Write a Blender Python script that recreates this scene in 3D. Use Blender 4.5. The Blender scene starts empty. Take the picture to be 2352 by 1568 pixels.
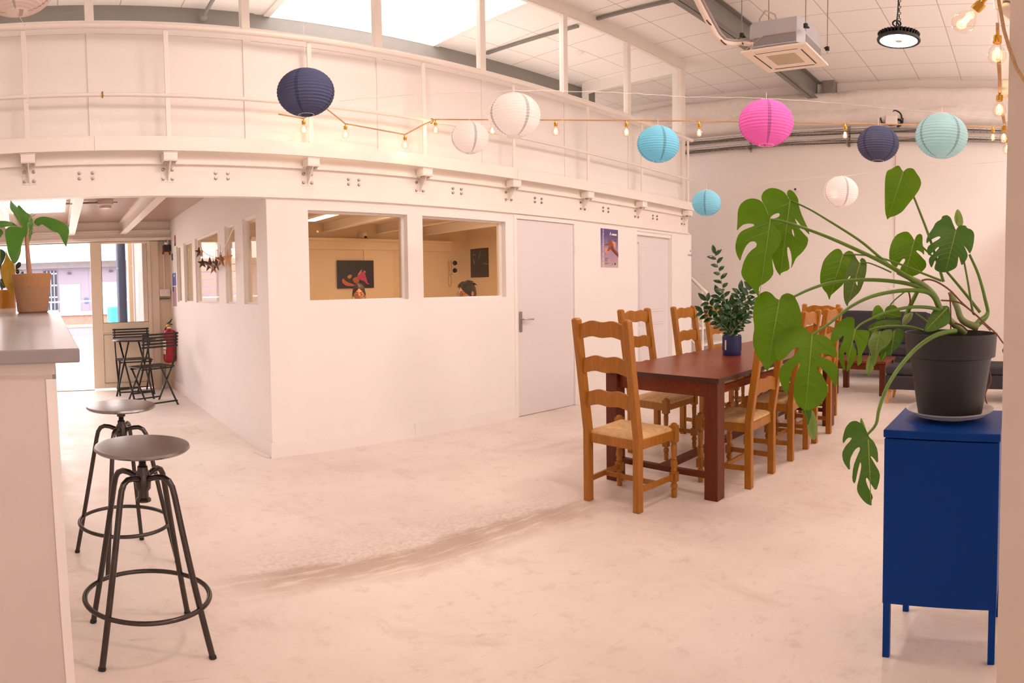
import bpy, bmesh, math, random
from mathutils import Vector, Matrix, geometry, noise
PI = math.pi
random.seed(7)
S = bpy.context.scene
COL = S.collection
V = Vector

# ---------------------------------------------------------------- camera model (panoramic lens of the photograph)
F, CY, PITCH, ROLL, YAW, H = 1401.166, 711.609, -0.0373, 0.0122, -0.7425, 1.30
def cam_to_world(x, y, z):          # x right, y forward, z up in the camera
    c, s = math.cos(ROLL), math.sin(ROLL); x, z = c*x + s*z, -s*x + c*z
    c, s = math.cos(PITCH), math.sin(PITCH); y, z = y*c - z*s, y*s + z*c
    c, s = math.cos(YAW), math.sin(YAW)
    return V((x*c - y*s, x*s + y*c, z))
def ray(px, py):
    lo, la = (px - 1176)/F, (CY - py)/F
    return cam_to_world(math.sin(lo)*math.cos(la), math.cos(lo)*math.cos(la), math.sin(la))
def at(px, py, d=None, X=None, Y=None, Z=None):
    r = ray(px, py); o = V((0, 0, H))
    if d is not None: return o + r*d
    t = X/r.x if X is not None else Y/r.y if Y is not None else (Z - H)/r.z
    return o + r*t
cd = bpy.data.cameras.new('camera'); cam = bpy.data.objects.new('camera', cd); COL.objects.link(cam)
cd.type = 'PANO'; cd.panorama_type = 'EQUIRECTANGULAR'
cd.longitude_min, cd.longitude_max = -1176/F, 1176/F
cd.latitude_min, cd.latitude_max = (CY - 1568)/F, CY/F
cd.clip_start = 0.02
cx, cy_, cz = cam_to_world(1, 0, 0), cam_to_world(0, 0, 1), cam_to_world(0, -1, 0)
m = Matrix((cx, cy_, cz)).transposed().to_4x4(); m.translation = (0, 0, H)
cam.matrix_world = m
S.camera = cam

# ---------------------------------------------------------------- materials
def lin(c):
    if isinstance(c, str):
        c = [int(c[i:i+2], 16)/255 for i in (0, 2, 4)]
    return tuple(x/12.92 if x <= .04045 else ((x + .055)/1.055)**2.4 for x in c)
def mat(name, col, rough=.5, metal=0, var=0, scale=6, bump=0, bscale=60, spec=.5, stretch=None, translucent=0, emit=0, coat=0, detail=4):
    M = bpy.data.materials.new(name); M.use_nodes = True; nt = M.node_tree; N = nt.nodes; L = nt.links
    b = N['Principled BSDF']; c = lin(col)
    b.inputs['Base Color'].default_value = (*c, 1); b.inputs['Roughness'].default_value = rough
    b.inputs['Metallic'].default_value = metal; b.inputs['Specular IOR Level'].default_value = spec
    if coat: b.inputs['Coat Weight'].default_value = coat; b.inputs['Coat Roughness'].default_value = .1
    if emit: b.inputs['Emission Color'].default_value = (*c, 1); b.inputs['Emission Strength'].default_value = emit
    tc = mp = None
    if var or bump:
        tc = N.new('ShaderNodeTexCoord'); mp = N.new('ShaderNodeMapping'); L.new(tc.outputs['Object'], mp.inputs[0])
        if stretch: mp.inputs['Scale'].default_value = stretch
    src = None
    if var:
        n = N.new('ShaderNodeTexNoise'); n.inputs['Scale'].default_value = scale; n.inputs['Detail'].default_value = detail
        n.inputs['Roughness'].default_value = .6; L.new(mp.outputs[0], n.inputs[0])
        r = N.new('ShaderNodeMapRange'); r.inputs['From Min'].default_value = .3; r.inputs['From Max'].default_value = .7
        r.inputs['To Min'].default_value = 1 - var; r.inputs['To Max'].default_value = 1 + var*.6; L.new(n.outputs[0], r.inputs[0])
        x = N.new('ShaderNodeMix'); x.data_type = 'RGBA'; x.blend_type = 'MULTIPLY'; x.inputs[0].default_value = 1
        x.inputs[6].default_value = (*c, 1); L.new(r.outputs[0], x.inputs[7]); L.new(x.outputs[2], b.inputs['Base Color']); src = x.outputs[2]
    if bump:
        n = N.new('ShaderNodeTexNoise'); n.inputs['Scale'].default_value = bscale; n.inputs['Detail'].default_value = 5; L.new(mp.outputs[0], n.inputs[0])
        u = N.new('ShaderNodeBump'); u.inputs['Strength'].default_value = bump; u.inputs['Distance'].default_value = .01
        L.new(n.outputs[0], u.inputs['Height']); L.new(u.outputs[0], b.inputs['Normal'])
    if translucent:
        t = N.new('ShaderNodeBsdfTranslucent'); t.inputs[0].default_value = (*c, 1)
        if src: L.new(src, t.inputs[0])
        a = N.new('ShaderNodeMixShader'); a.inputs[0].default_value = translucent
        L.new(b.outputs[0], a.inputs[1]); L.new(t.outputs[0], a.inputs[2]); L.new(a.outputs[0], N['Material Output'].inputs[0])
    return M
def glass_mat(name, tint=(1, 1, 1), refl=1.2):
    M = bpy.data.materials.new(name); M.use_nodes = True; nt = M.node_tree; N = nt.nodes; L = nt.links
    N.remove(N['Principled BSDF'])
    t = N.new('ShaderNodeBsdfTransparent'); t.inputs[0].default_value = (*tint, 1)
    g = N.new('ShaderNodeBsdfGlossy'); g.inputs['Roughness'].default_value = .01
    lw = N.new('ShaderNodeLayerWeight'); pw = N.new('ShaderNodeMath'); pw.operation = 'POWER'; pw.inputs[1].default_value = 5; L.new(lw.outputs['Facing'], pw.inputs[0])
    fr = N.new('ShaderNodeMath'); fr.operation = 'MULTIPLY_ADD'; fr.inputs[1].default_value = .9; fr.inputs[2].default_value = ((refl - 1)/(refl + 1))**2; L.new(pw.outputs[0], fr.inputs[0])
    x = N.new('ShaderNodeMixShader'); L.new(fr.outputs[0], x.inputs[0]); L.new(t.outputs[0], x.inputs[1]); L.new(g.outputs[0], x.inputs[2])
    L.new(x.outputs[0], N['Material Output'].inputs[0]); return M
def emit_mat(name, col, strength):
    M = bpy.data.materials.new(name); M.use_nodes = True; nt = M.node_tree; N = nt.nodes
    N.remove(N['Principled BSDF']); e = N.new('ShaderNodeEmission'); e.inputs[0].default_value = (*lin(col), 1); e.inputs[1].default_value = strength
    nt.links.new(e.outputs[0], N['Material Output'].inputs[0]); return M
def brick_mat(name, col, mortar, w, h, gap, rough=.6, bump=0, rot=None, loc=(0, 0, 0), offset=.5, var=.03, spec=.5, axes='XY'):
    M = mat(name, col, rough, spec=spec); nt = M.node_tree; N = nt.nodes; L = nt.links; b = N['Principled BSDF']
    tc = N.new('ShaderNodeTexCoord'); mp = N.new('ShaderNodeMapping'); L.new(tc.outputs['Object'], mp.inputs[0])
    mp.inputs['Location'].default_value = loc
    if rot: mp.inputs['Rotation'].default_value = rot
    k = N.new('ShaderNodeTexBrick'); k.offset = offset
    if axes == 'XY': L.new(mp.outputs[0], k.inputs[0])
    else:
        sp = N.new('ShaderNodeSeparateXYZ'); cb_ = N.new('ShaderNodeCombineXYZ'); L.new(mp.outputs[0], sp.inputs[0])
        L.new(sp.outputs['XYZ'.index(axes[0])], cb_.inputs[0]); L.new(sp.outputs['XYZ'.index(axes[1])], cb_.inputs[1]); L.new(cb_.outputs[0], k.inputs[0])
    c = lin(col); k.inputs['Color1'].default_value = (*c, 1); k.inputs['Color2'].default_value = (*[x*(1 - var) for x in c], 1)
    k.inputs['Mortar'].default_value = (*lin(mortar), 1); k.inputs['Scale'].default_value = 1; k.inputs['Mortar Size'].default_value = gap
    k.inputs['Mortar Smooth'].default_value = .3; k.inputs['Brick Width'].default_value = w; k.inputs['Row Height'].default_value = h
    L.new(k.outputs['Color'], b.inputs['Base Color'])
    if bump:
        u = N.new('ShaderNodeBump'); u.inputs['Strength'].default_value = bump; u.inputs['Distance'].default_value = .01; u.invert = True
        L.new(k.outputs['Fac'], u.inputs['Height']); L.new(u.outputs[0], b.inputs['Normal'])
    return M

WHITE = mat('white_paint', 'f0ebe7', .55, var=.02, scale=2, bump=.03, bscale=180)
WALLM = mat('wall_paint', 'f0ebe7', .6, var=.025, scale=1.3, bump=.04, bscale=120)
STEELW = mat('painted_white_steel', 'f0e8df', .35, var=.02, scale=3)
DOORM = mat('door_paint', 'e2dcdc', .4)
GALV = mat('galvanised_bolt', '9a948e', .35, metal=.9)
GREYSTEEL = mat('grey_painted_beam', '85837e', .5, var=.06, scale=4)
ACM = mat('zinc_sheet', 'c2c2c8', .38, metal=.5, var=.05, scale=5)
FOAM = mat('grey_insulation', '8d8a8c', .8, var=.06, scale=90)
PLASTICW = mat('white_plastic', 'f2e8df', .35)
BLACKP = mat('black_plastic', '1b1a1b', .45)
BLACKM = mat('black_painted_metal', '1f1b19', .38)
GUNM = mat('gunmetal', '504a48', .22, metal=.9, var=.15, scale=14)
CHROME = mat('chrome', 'c9c6c2', .15, metal=1)
BRASS = mat('brass', 'c79a45', .25, metal=1)
OAK = mat('honey_oak', 'a4681c', .34, var=.2, scale=9, stretch=(6, 6, .8), coat=.08, spec=.35)
MAHOG = mat('mahogany', '78330f', .30, var=.32, scale=7, stretch=(1, 7, 7), spec=.3)
MAHOGV = mat('mahogany_legs', '63290f', .38, var=.25, scale=8, stretch=(7, 7, .7), spec=.3)
RUSH = mat('woven_rush', 'd9b27e', .7, var=.2, scale=30, bump=.5, bscale=90)
BLUE = mat('blue_lacquer', '003a8c', .42, var=.02, scale=3, spec=.15)
POTB = mat('matt_black_pot', '232123', .55, var=.08, scale=20)
SOIL = mat('soil', '2b1d14', .9, var=.3, scale=60, bump=.6)
LEAF = mat('monstera_leaf', '5e8c06', .42, var=.22, scale=5, bump=.06, bscale=25, translucent=.28, spec=.3)
LEAFD = mat('dark_leaf', '47761a', .42, var=.2, scale=5, translucent=.2)
LEAFP = mat('pale_leaf', '8fae5d', .4, var=.2, scale=14, translucent=.25)
STEMG = mat('green_stem', '5f8426', .4, var=.15, scale=12)
STEMP = mat('pale_stem', '8a9a62', .45, var=.2, scale=14)
ROOTM = mat('aerial_root', '7a4a33', .7, var=.2, scale=30)
ZZLEAF = mat('glossy_dark_leaf', '244a21', .2, var=.2, scale=8, translucent=.1)
CERB = mat('navy_glaze', '1d2a5c', .18, var=.08, scale=8)
GLASS = glass_mat('window_glass', (.98, .98, .97), 1.2)
OGLASS = glass_mat('office_glass', (.88, .82, .73), 1.22)
BULBG = glass_mat('bulb_glass', (1, .95, .9), 1.35)
FIL = emit_mat('filament', 'ffc069', 22)
LAMPE = emit_mat('lamp_diffuser', 'fff4ea', 9)
TUBEE = emit_mat('tube_light', 'fff0dc', 5)
ROPE = mat('jute_rope', 'c09a72', .85, var=.2, scale=120, bump=.4, bscale=200)
WIRE = mat('white_wire', 'efe6e0', .5)
SOFAM = mat('charcoal_fabric', '37343a', .9, var=.1, scale=160, bump=.2, bscale=300)
PINE = mat('pine_leg', 'd69a54', .45, var=.1, scale=12)
RED = mat('extinguisher_red', '9c1420', .22)
PAPER = mat('paper', 'e9e4e2', .6)
JUTE = mat('basket_jute', 'b58a66', .85, var=.2, scale=60, stretch=(1, 1, 6), bump=.7, bscale=70)
JUTE2 = mat('basket_jute_band', 'bd8a5c', .85, var=.15, scale=60, stretch=(1, 1, 6), bump=.7, bscale=70)
OCHRE = mat('ochre_glaze', 'b97a24', .2)
COUNTER = mat('grey_counter', '8f8688', .24, var=.06, scale=5, spec=.7)
BARP = mat('bar_panel', 'd3c8c1', .6, var=.05, scale=3)
SKIN = mat('skin', 'd79a78', .5)
HAIR1 = mat('brown_hair', '3f2614', .5, var=.3, scale=60, stretch=(4, 4, .5))
HAIR2 = mat('dark_grey_hair', '3c342f', .5, var=.35, scale=60, stretch=(4, 4, .5))
CLOTH1 = mat('dark_top', '3a3d4a', .9)
CLOTH2 = mat('blue_shirt', '6c7c94', .9)

# ---------------------------------------------------------------- mesh builder
ONEPART = ('print', 'leaf', 'leaves', 'filament', 'hair', 'lips', 'grille', 'emblem', 'glazing_bar', 'body', 'shirt', 'trousers', 'stem', 'trunk', 'twig', 'star', 'louvre_panel', 'wire_frame', 'wire_basket', 'chain', 'glasses', 'text', 'sign')
class MB:
    def pieces(s):
        # loose islands grouped by nearness: each island closer to another than half the larger one's longest side
        seen, isl = set(), []
        for v in s.bm.verts:
            if v in seen: continue
            st, comp = [v], []; seen.add(v)
            while st:
                u = st.pop(); comp.append(u)
                for e in u.link_edges:
                    w = e.other_vert(u)
                    if w not in seen: seen.add(w); st.append(w)
            isl.append(comp)
        if len(isl) < 2 or len(isl) > 300: return [list(s.bm.verts)]
        bb = [([min(v.co[i] for v in c) for i in range(3)], [max(v.co[i] for v in c) for i in range(3)]) for c in isl]
        sz = [max(h - l for l, h in zip(*q)) for q in bb]; n = len(isl); par = list(range(n))
        def find(a):
            while par[a] != a: a = par[a]
            return a
        for i in range(n):
            for j in range(i):
                g = sum(max(0, bb[i][0][k] - bb[j][1][k], bb[j][0][k] - bb[i][1][k])**2 for k in range(3))**.5
                if g <= max(.02, .5*max(sz[i], sz[j])): par[find(i)] = find(j)
        out = {}
        for i in range(n): out.setdefault(find(i), []).extend(isl[i])
        return list(out.values())
    def __init__(s): s.bm = bmesh.new(); s.mi = 0; s.T = Matrix()
    def _v(s, p): return s.bm.verts.new(s.T @ V(p))
    def _f(s, vs):
        try:
            f = s.bm.faces.new(vs); f.material_index = s.mi; return f
        except ValueError: return None
    def box(s, x0, x1, y0, y1, z0, z1, M=None):
        P = [V((x, y, z)) for z in (z0, z1) for y in (y0, y1) for x in (x0, x1)]
        if M is not None: P = [M @ p for p in P]
        v = [s._v(p) for p in P]
        for f in ((0, 2, 3, 1), (4, 5, 7, 6), (0, 1, 5, 4), (2, 6, 7, 3), (0, 4, 6, 2), (1, 3, 7, 5)): s._f([v[i] for i in f])
        return s
    def bar(s, p, q, w, h=None, up=(0, 0, 1)):
        p, q = V(p), V(q); d = (q - p); L = d.length; d.normalize(); h = h or w
        u = V(up)
        if abs(d.dot(u)) > .98: u = V((0, 1, 0))
        a = d.cross(u).normalized(); b = a.cross(d)
        M = Matrix((a, b, d)).transposed().to_4x4(); M.translation = p
        return s.box(-w/2, w/2, -h/2, h/2, 0, L, M)
    def tube(s, pts, r, seg=8, caps=True):
        pts = [V(p) for p in pts]; n = len(pts)
        rs = r if isinstance(r, (list, tuple)) else [r]*n
        prev = None; rings = []
        for i, p in enumerate(pts):
            d = (pts[min(i+1, n-1)] - pts[max(i-1, 0)])
            if d.length < 1e-9: d = V((0, 0, 1))
            d.normalize()
            if prev is None:
                u = V((0, 0, 1)) if abs(d.z) < .9 else V((1, 0, 0)); a = d.cross(u).normalized()
            else:
                a = (prev - d*prev.dot(d)); a = a.normalized() if a.length > 1e-6 else d.cross(V((0, 0, 1))).normalized()
            prev = a; b = d.cross(a)
            rings.append([s._v(p + (a*math.cos(t) + b*math.sin(t))*rs[i]) for t in [2*PI*k/seg for k in range(seg)]])
        for A, B in zip(rings, rings[1:]):
            for k in range(seg): s._f([A[k], A[(k+1) % seg], B[(k+1) % seg], B[k]])
        if caps: s._f(rings[0][::-1]); s._f(rings[-1])
        return s
    def ring(s, c, R, r, seg=48, rs=8, M=None):
        c = V(c); vs = []
        for i in range(seg):
            t = 2*PI*i/seg; row = []
            for j in range(rs):
                u = 2*PI*j/rs; p = V(((R + r*math.cos(u))*math.cos(t), (R + r*math.cos(u))*math.sin(t), r*math.sin(u)))
                if M is not None: p = M @ p
                row.append(s._v(c + p))
            vs.append(row)
        for i in range(seg):
            for j in range(rs): s._f([vs[i][j], vs[(i+1) % seg][j], vs[(i+1) % seg][(j+1) % rs], vs[i][(j+1) % rs]])
        return s
    def lathe(s, prof, c=(0, 0, 0), seg=24, M=None, matf=None):
        c = V(c); rings = []
        for r, z in prof:
            if r < 1e-6: p = V((0, 0, z)); rings.append([s._v(c + (M @ p if M is not None else p))])
            else:
                row = []
                for k in range(seg):
                    t = 2*PI*k/seg; p = V((r*math.cos(t), r*math.sin(t), z)); row.append(s._v(c + (M @ p if M is not None else p)))
                rings.append(row)
        for i, (A, B) in enumerate(zip(rings, rings[1:])):
            for k in range(seg):
                j = (k+1) % seg
                if len(A) == 1 and len(B) == 1: continue
                if len(A) == 1: f = s._f([A[0], B[j], B[k]][::-1])
                elif len(B) == 1: f = s._f([A[k], A[j], B[0]])
                else: f = s._f([A[k], A[j], B[j], B[k]])
                if f and matf: f.material_index = matf(k, i)
        return s
    def prism(s, poly, a, b, M=None):       # poly in local x,y ; extruded from z=a to z=b
        lo = [V((x, y, a)) for x, y in poly]; hi = [V((x, y, b)) for x, y in poly]
        if M is not None: lo = [M @ p for p in lo]; hi = [M @ p for p in hi]
        lo = [s._v(p) for p in lo]; hi = [s._v(p) for p in hi]; n = len(lo)
        s._f(lo[::-1]); s._f(hi)
        for k in range(n): s._f([lo[k], lo[(k+1) % n], hi[(k+1) % n], hi[k]])
        return s
    def ball(s, c, r, seg=16, rings=10, sc=(1, 1, 1), M=None):
        sc = Matrix.Diagonal(V((*sc, 1)))
        MM = (M @ sc) if M is not None else sc
        return s.lathe([(r*math.sin(PI*i/rings), -r*math.cos(PI*i/rings)) for i in range(rings+1)], c, seg, MM)
    def poly(s, pts): s._f([s._v(p) for p in pts]); return s
    def build(s, name, mats, parent=None, smooth=False, bevel=0, angle=40, bseg=2, split=None):
        if parent is not None and split is not False and not (parent.get('kind') == 'structure' and name in ('pane', 'gasket')) and not any(w in name for w in ONEPART):
            pcs = s.pieces()
            if len(pcs) > 1:
                first = None
                for vs in pcs:
                    q = MB(); idx = {}
                    for v in vs: idx[v] = q.bm.verts.new(v.co)
                    for v in vs:
                        for f in v.link_faces:
                            if f.verts[0] is v:
                                g = q.bm.faces.new([idx[x] for x in f.verts]); g.material_index = f.material_index
                    o = q.build(name, mats, parent, smooth, bevel, angle, bseg, False); first = first or o
                s.bm.free(); return first
        me = bpy.data.meshes.new(name); bmesh.ops.recalc_face_normals(s.bm, faces=s.bm.faces); s.bm.to_mesh(me); s.bm.free()
        for x in (mats if isinstance(mats, (list, tuple)) else [mats]): me.materials.append(x)
        if smooth:
            me.polygons.foreach_set('use_smooth', [True]*len(me.polygons)); me.set_sharp_from_angle(angle=math.radians(angle))
        o = bpy.data.objects.new(name, me); COL.objects.link(o)
        if parent is not None: o.parent = parent
        if bevel:
            b = o.modifiers.new('bevel', 'BEVEL'); b.width = bevel; b.segments = bseg; b.limit_method = 'ANGLE'; b.angle_limit = math.radians(40)
        return o
def thing(name, label, cat, loc=(0, 0, 0), rz=0, group=None):
    o = bpy.data.objects.new(name, None); COL.objects.link(o); o.location = loc; o.rotation_euler = (0, 0, rz)
    o.empty_display_size = .05; return tag(o, label, cat, group)
def tag(o, label, cat, group=None):
    o['label'] = label; o['category'] = cat
    if group: o['group'] = group
    return o
def struct(o): o['kind'] = 'structure'; return o
def SB(name, m, *boxes, bevel=0):
    b = MB()
    for q in boxes: b.box(*q)
    return struct(b.build(name, m, bevel=bevel))
def dup(root, loc, rz, label, group=None):
    r = root.copy(); COL.objects.link(r); r.location = loc; r.rotation_euler = (0, 0, rz); r['label'] = label
    if group: r['group'] = group
    for ch in list(root.children):
        c = ch.copy(); COL.objects.link(c); c.parent = r
        for g in list(ch.children):
            d = g.copy(); COL.objects.link(d); d.parent = c
    return r
def text(name, s, size, m, parent, loc, rot, ext=.0006, align='CENTER'):
    cu = bpy.data.curves.new(name, 'FONT'); cu.body = s; cu.size = size; cu.extrude = ext; cu.align_x = align; cu.align_y = 'CENTER'
    o = bpy.data.objects.new(name, cu); COL.objects.link(o); cu.materials.append(m)
    me = bpy.data.meshes.new_from_object(o); bpy.data.objects.remove(o); bpy.data.curves.remove(cu)
    o = bpy.data.objects.new(name, me); COL.objects.link(o); o.parent = parent; o.location = loc; o.rotation_euler = rot; return o
def holed(name, m, axis, c0, c1, u0, u1, z0, z1, holes=()):
    us = sorted({u0, u1, *[h[0] for h in holes], *[h[1] for h in holes]}); zs = sorted({z0, z1, *[h[2] for h in holes], *[h[3] for h in holes]})
    us = [u for u in us if u0 <= u <= u1]; zs = [z for z in zs if z0 <= z <= z1]; b = MB()
    for a, e in zip(us, us[1:]):
        run = None
        for p, q in zip(zs, zs[1:]):
            inh = any(h[0] - 1e-6 <= a and e <= h[1] + 1e-6 and h[2] - 1e-6 <= p and q <= h[3] + 1e-6 for h in holes)
            if not inh: run = [run[0] if run else p, q]
            if inh and run: b.box(*((a, e, c0, c1) if axis == 'Y' else (c0, c1, a, e)), *run); run = None
        if run: b.box(*((a, e, c0, c1) if axis == 'Y' else (c0, c1, a, e)), *run)
    return struct(b.build(name, m))
# ================================================================ THE SETTING
YW, XC, XE, YB = 4.382, 1.569, 7.315, 8.44          # partition plane, its corner, its end, the entrance wall
CEIL = 4.60
def wx(y): return 8.9 + (5.32 - y)*.085             # the far side wall runs slightly askew
# --- floor: worn painted concrete
def floor_mat():
    M = mat('worn_concrete', 'e6ddd6', .42, spec=.4); nt = M.node_tree; N = nt.nodes; L = nt.links; b = N['Principled BSDF']
    tc = N.new('ShaderNodeTexCoord')
    def noise_(sc, det=6, rough=.6, st=None, dist=0):
        n = N.new('ShaderNodeTexNoise'); n.inputs['Scale'].default_value = sc; n.inputs['Detail'].default_value = det
        n.inputs['Roughness'].default_value = rough; n.inputs['Distortion'].default_value = dist
        if st:
            mp = N.new('ShaderNodeMapping'); mp.inputs['Scale'].default_value = st; L.new(tc.outputs['Object'], mp.inputs[0]); L.new(mp.outputs[0], n.inputs[0])
        else: L.new(tc.outputs['Object'], n.inputs[0])
        return n.outputs[0]
    def rng(src, a, e, c, d):
        r = N.new('ShaderNodeMapRange'); r.inputs['From Min'].default_value = a; r.inputs['From Max'].default_value = e
        r.inputs['To Min'].default_value = c; r.inputs['To Max'].default_value = d; L.new(src, r.inputs[0]); return r.outputs[0]
    def mixc(fac, A, B):
        x = N.new('ShaderNodeMix'); x.data_type = 'RGBA'; L.new(fac, x.inputs[0])
        for i, q in ((6, A), (7, B)):
            if isinstance(q, str): x.inputs[i].default_value = (*lin(q), 1)
            else: L.new(q, x.inputs[i])
        return x.outputs[2]
    def math_(op, a, b_=None):
        q = N.new('ShaderNodeMath'); q.operation = op
        for i, z in enumerate((a, b_)):
            if z is None: continue
            if isinstance(z, (int, float)): q.inputs[i].default_value = z
            else: L.new(z, q.inputs[i])
        return q.outputs[0]
    c = mixc(rng(noise_(.8, 7, .62), .42, .70, 0, .6), 'ede3db', 'd3c4b9')
    c = mixc(rng(noise_(2.6, 8, .7, (1, .55, 1), .6), .56, .78, 0, .5), c, 'b8a290')
    c = mixc(rng(noise_(9, 8, .75), .54, .76, 0, .4), c, 'a68f7d')
    # the worn joint across the hall: dirt with an edge of its own
    sp = N.new('ShaderNodeSeparateXYZ'); L.new(tc.outputs['Object'], sp.inputs[0])
    line = math_('ADD', math_('MULTIPLY', sp.outputs[0], -.06), 2.50)
    wob = rng(noise_(1.7, 5), .3, .7, -.06, .06)
    d = math_('SUBTRACT', sp.outputs[1], math_('ADD', line, wob))
    band = math_('MULTIPLY', rng(d, -.26, -.10, 0, 1), rng(d, .0, .05, 1, 0))
    halo = math_('MULTIPLY', rng(d, -.1, .02, 0, 1), rng(d, .04, .45, 1, 0))
    fadex = math_('MULTIPLY', rng(sp.outputs[0], .5, .95, .0, 1), rng(sp.outputs[0], 2.4, 3.0, 1, .0))
    grit = rng(noise_(12, 6, .7, (.22, 1.6, 1)), .36, .50, .25, 1)
    c = mixc(math_('MULTIPLY', math_('MULTIPLY', band, fadex), math_('MULTIPLY', grit, .72)), c, 'b0957f')
    c = mixc(math_('MULTIPLY', math_('MULTIPLY', halo, fadex), rng(noise_(40, 4), .4, .7, .1, .5)), c, 'a08a82')
    # specks and scuffs
    c = mixc(rng(noise_(55, 3, .6), .74, .80, 0, .6), c, '8b7765')
    c = mixc(rng(noise_(5, 3, .5, (1.2, 9, 1), 1.5), .70, .76, 0, .35), c, '9d8876')
    L.new(c, b.inputs['Base Color'])
    L.new(rng(noise_(3, 6), .3, .7, .34, .55), b.inputs['Roughness'])
    u = N.new('ShaderNodeBump'); u.inputs['Strength'].default_value = .06; u.inputs['Distance'].default_value = .01
    L.new(noise_(30, 8), u.inputs['Height']); L.new(u.outputs[0], b.inputs['Normal'])
    return M
SB('floor', floor_mat(), (-4.2, 10.2, -6.2, YB, -.12, 0))
# --- tiled ceiling, split by the steel beam
TILE = dict(w=.6435, h=.626, gap=.006)
CT = brick_mat('ceiling_tiles', 'f6f3f0', 'c8bbb4', .6435, .626, .0065, .85, .25, None, (-6.537 + .6435*20 - .0, -4.034 + .626*20, 0), 0, .02, spec=.2)
SB('ceiling', CT, (-4.2, 9.9, 3.12, YW + .06, CEIL, CEIL + .1), (-4.2, 9.9, -1.6, 3.12, CEIL, CEIL + .1), (-4.2, -.5, -5.6, -1.6, CEIL, CEIL + .1), (8.5, 9.9, -5.6, -1.6, CEIL, CEIL + .1), (3.6, 4.4, -5.6, -1.6, CEIL, CEIL + .1), (-4.2, 9.9, -6.2, -5.6, CEIL, CEIL + .1),  # gaps left behind the camera are invented roof openings for ambient fill
   (-4.2, 2.36, YW + .06, 6.36, CEIL, CEIL + .1), (4.56, 9.9, YW + .06, 6.36, CEIL, CEIL + .1), (-4.2, 9.9, 6.36, 6.75, CEIL, CEIL + .1), (-4.2, -2.5, 6.75, 8.25, CEIL, CEIL + .1), (6.9, 9.9, 6.75, 8.25, CEIL, CEIL + .1), (-4.2, 9.9, 8.25, 9.2, CEIL, CEIL + .1))  # unseen bay beyond the grey beam is added to brighten the upper room
# skylight well over the upper room
SB('window_1', WHITE, (2.30, 2.375, YW + .1, 6.36, CEIL - .03, CEIL + .75), (4.545, 4.62, YW + .1, 6.36, CEIL - .03, CEIL + .75), (2.30, 4.62, 6.345, 6.42, CEIL - .03, CEIL + .6),
   (2.375, 4.545, 5.35, 5.39, CEIL + .62, CEIL + .68), (3.44, 3.48, YW + .1, 6.34, CEIL + .69, CEIL + .74))
# --- far side wall: painted blockwork with a lumpy sprayed band at the top
BLOCK = brick_mat('painted_blocks', 'ece5df', 'e9e1db', .5, .25, .004, .6, .05, None, (0, 0, 0), .5, .02, axes='YZ')
b = MB(); b.poly([(wx(9.2), 9.2, -.05), (wx(-6.2), -6.2, -.05), (wx(-6.2), -6.2, CEIL + .05), (wx(9.2), 9.2, CEIL + .05)])
b.poly([(wx(9.2)+.2, 9.2, -.05), (wx(9.2)+.2, 9.2, CEIL + .05), (wx(-6.2)+.2, -6.2, CEIL + .05), (wx(-6.2)+.2, -6.2, -.05)]); struct(b.build('wall_right', BLOCK))
SPRAY = mat('sprayed_plaster', 'e6ded8', .85, var=.05, scale=10, bump=.55, bscale=22)
def roll(name, prof, ys, amp):
    b = MB(); rows = []
    for y in ys:
        row = []
        for x, z in prof:
            n = noise.noise(V((y*1.3, z*3, 1)))*amp + noise.noise(V((y*6, z*9, 4)))*amp*.35
            row.append(b._v((wx(y) - x - (n if x > .01 else 0), y, z + (n*.9 if 3.9 < z < 4.55 else 0))))
        rows.append(row)
    for A, B in zip(rows, rows[1:]):
        for k in range(len(prof) - 1): b._f([A[k], A[k+1], B[k+1], B[k]])
    return b.build(name, SPRAY, smooth=True, angle=60)
ys = [8.6 - i*.05 for i in range(186)]
struct(roll('trim_1', [(0, 4.46), (.10, 4.45), (.20, 4.40), (.24, 4.31), (.22, 4.21), (.13, 4.14), (.12, 4.11), (.15, 4.07), (.16, 3.98), (.10, 3.87), (0, 3.84)], ys, .055))
# steel roof beam with its end plate, and the lighter conduit strut
b = MB()
for z0, z1, h in ((4.28, 4.295, .075), (4.585, 4.60, .075)): b.box(-4.1, wx(3.1) - .05, 3.1 - h, 3.1 + h, z0, z1)
b.box(-4.1, wx(3.1) - .05, 3.095, 3.105, 4.28, 4.6); struct(b.build('trim_2', GREYSTEEL))
SB('trim_3', mat('column_head', '8f8780', .7, var=.15, scale=8), (wx(3.0) - .16, wx(3.0) + .02, 2.80, 2.97, 4.33, 4.60))
b = MB(); b.box(2.2, 7.7, 6.35, 6.37, 4.225, 4.59); b.box(-4, 7.7, 6.28, 6.44, 4.205, 4.225); b.box(-4, 2.2, 6.35, 6.37, 4.225, 4.6); b.tube([at(467, 37, Y=6.26), at(497, -14, Y=5.72)], .022, 10); b.ball(at(467, 39, Y=6.26), .055, 14, 8); struct(b.build('trim_4', GREYSTEEL))
# the other walls of the hall (behind and beside the camera)
SB('wall_back', WALLM, (-4.2, 10, -6.3, -6.2, 0, CEIL)); SB('wall_left', WALLM, (-4.3, -4.2, -6.2, 9.2, 0, CEIL))
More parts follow.
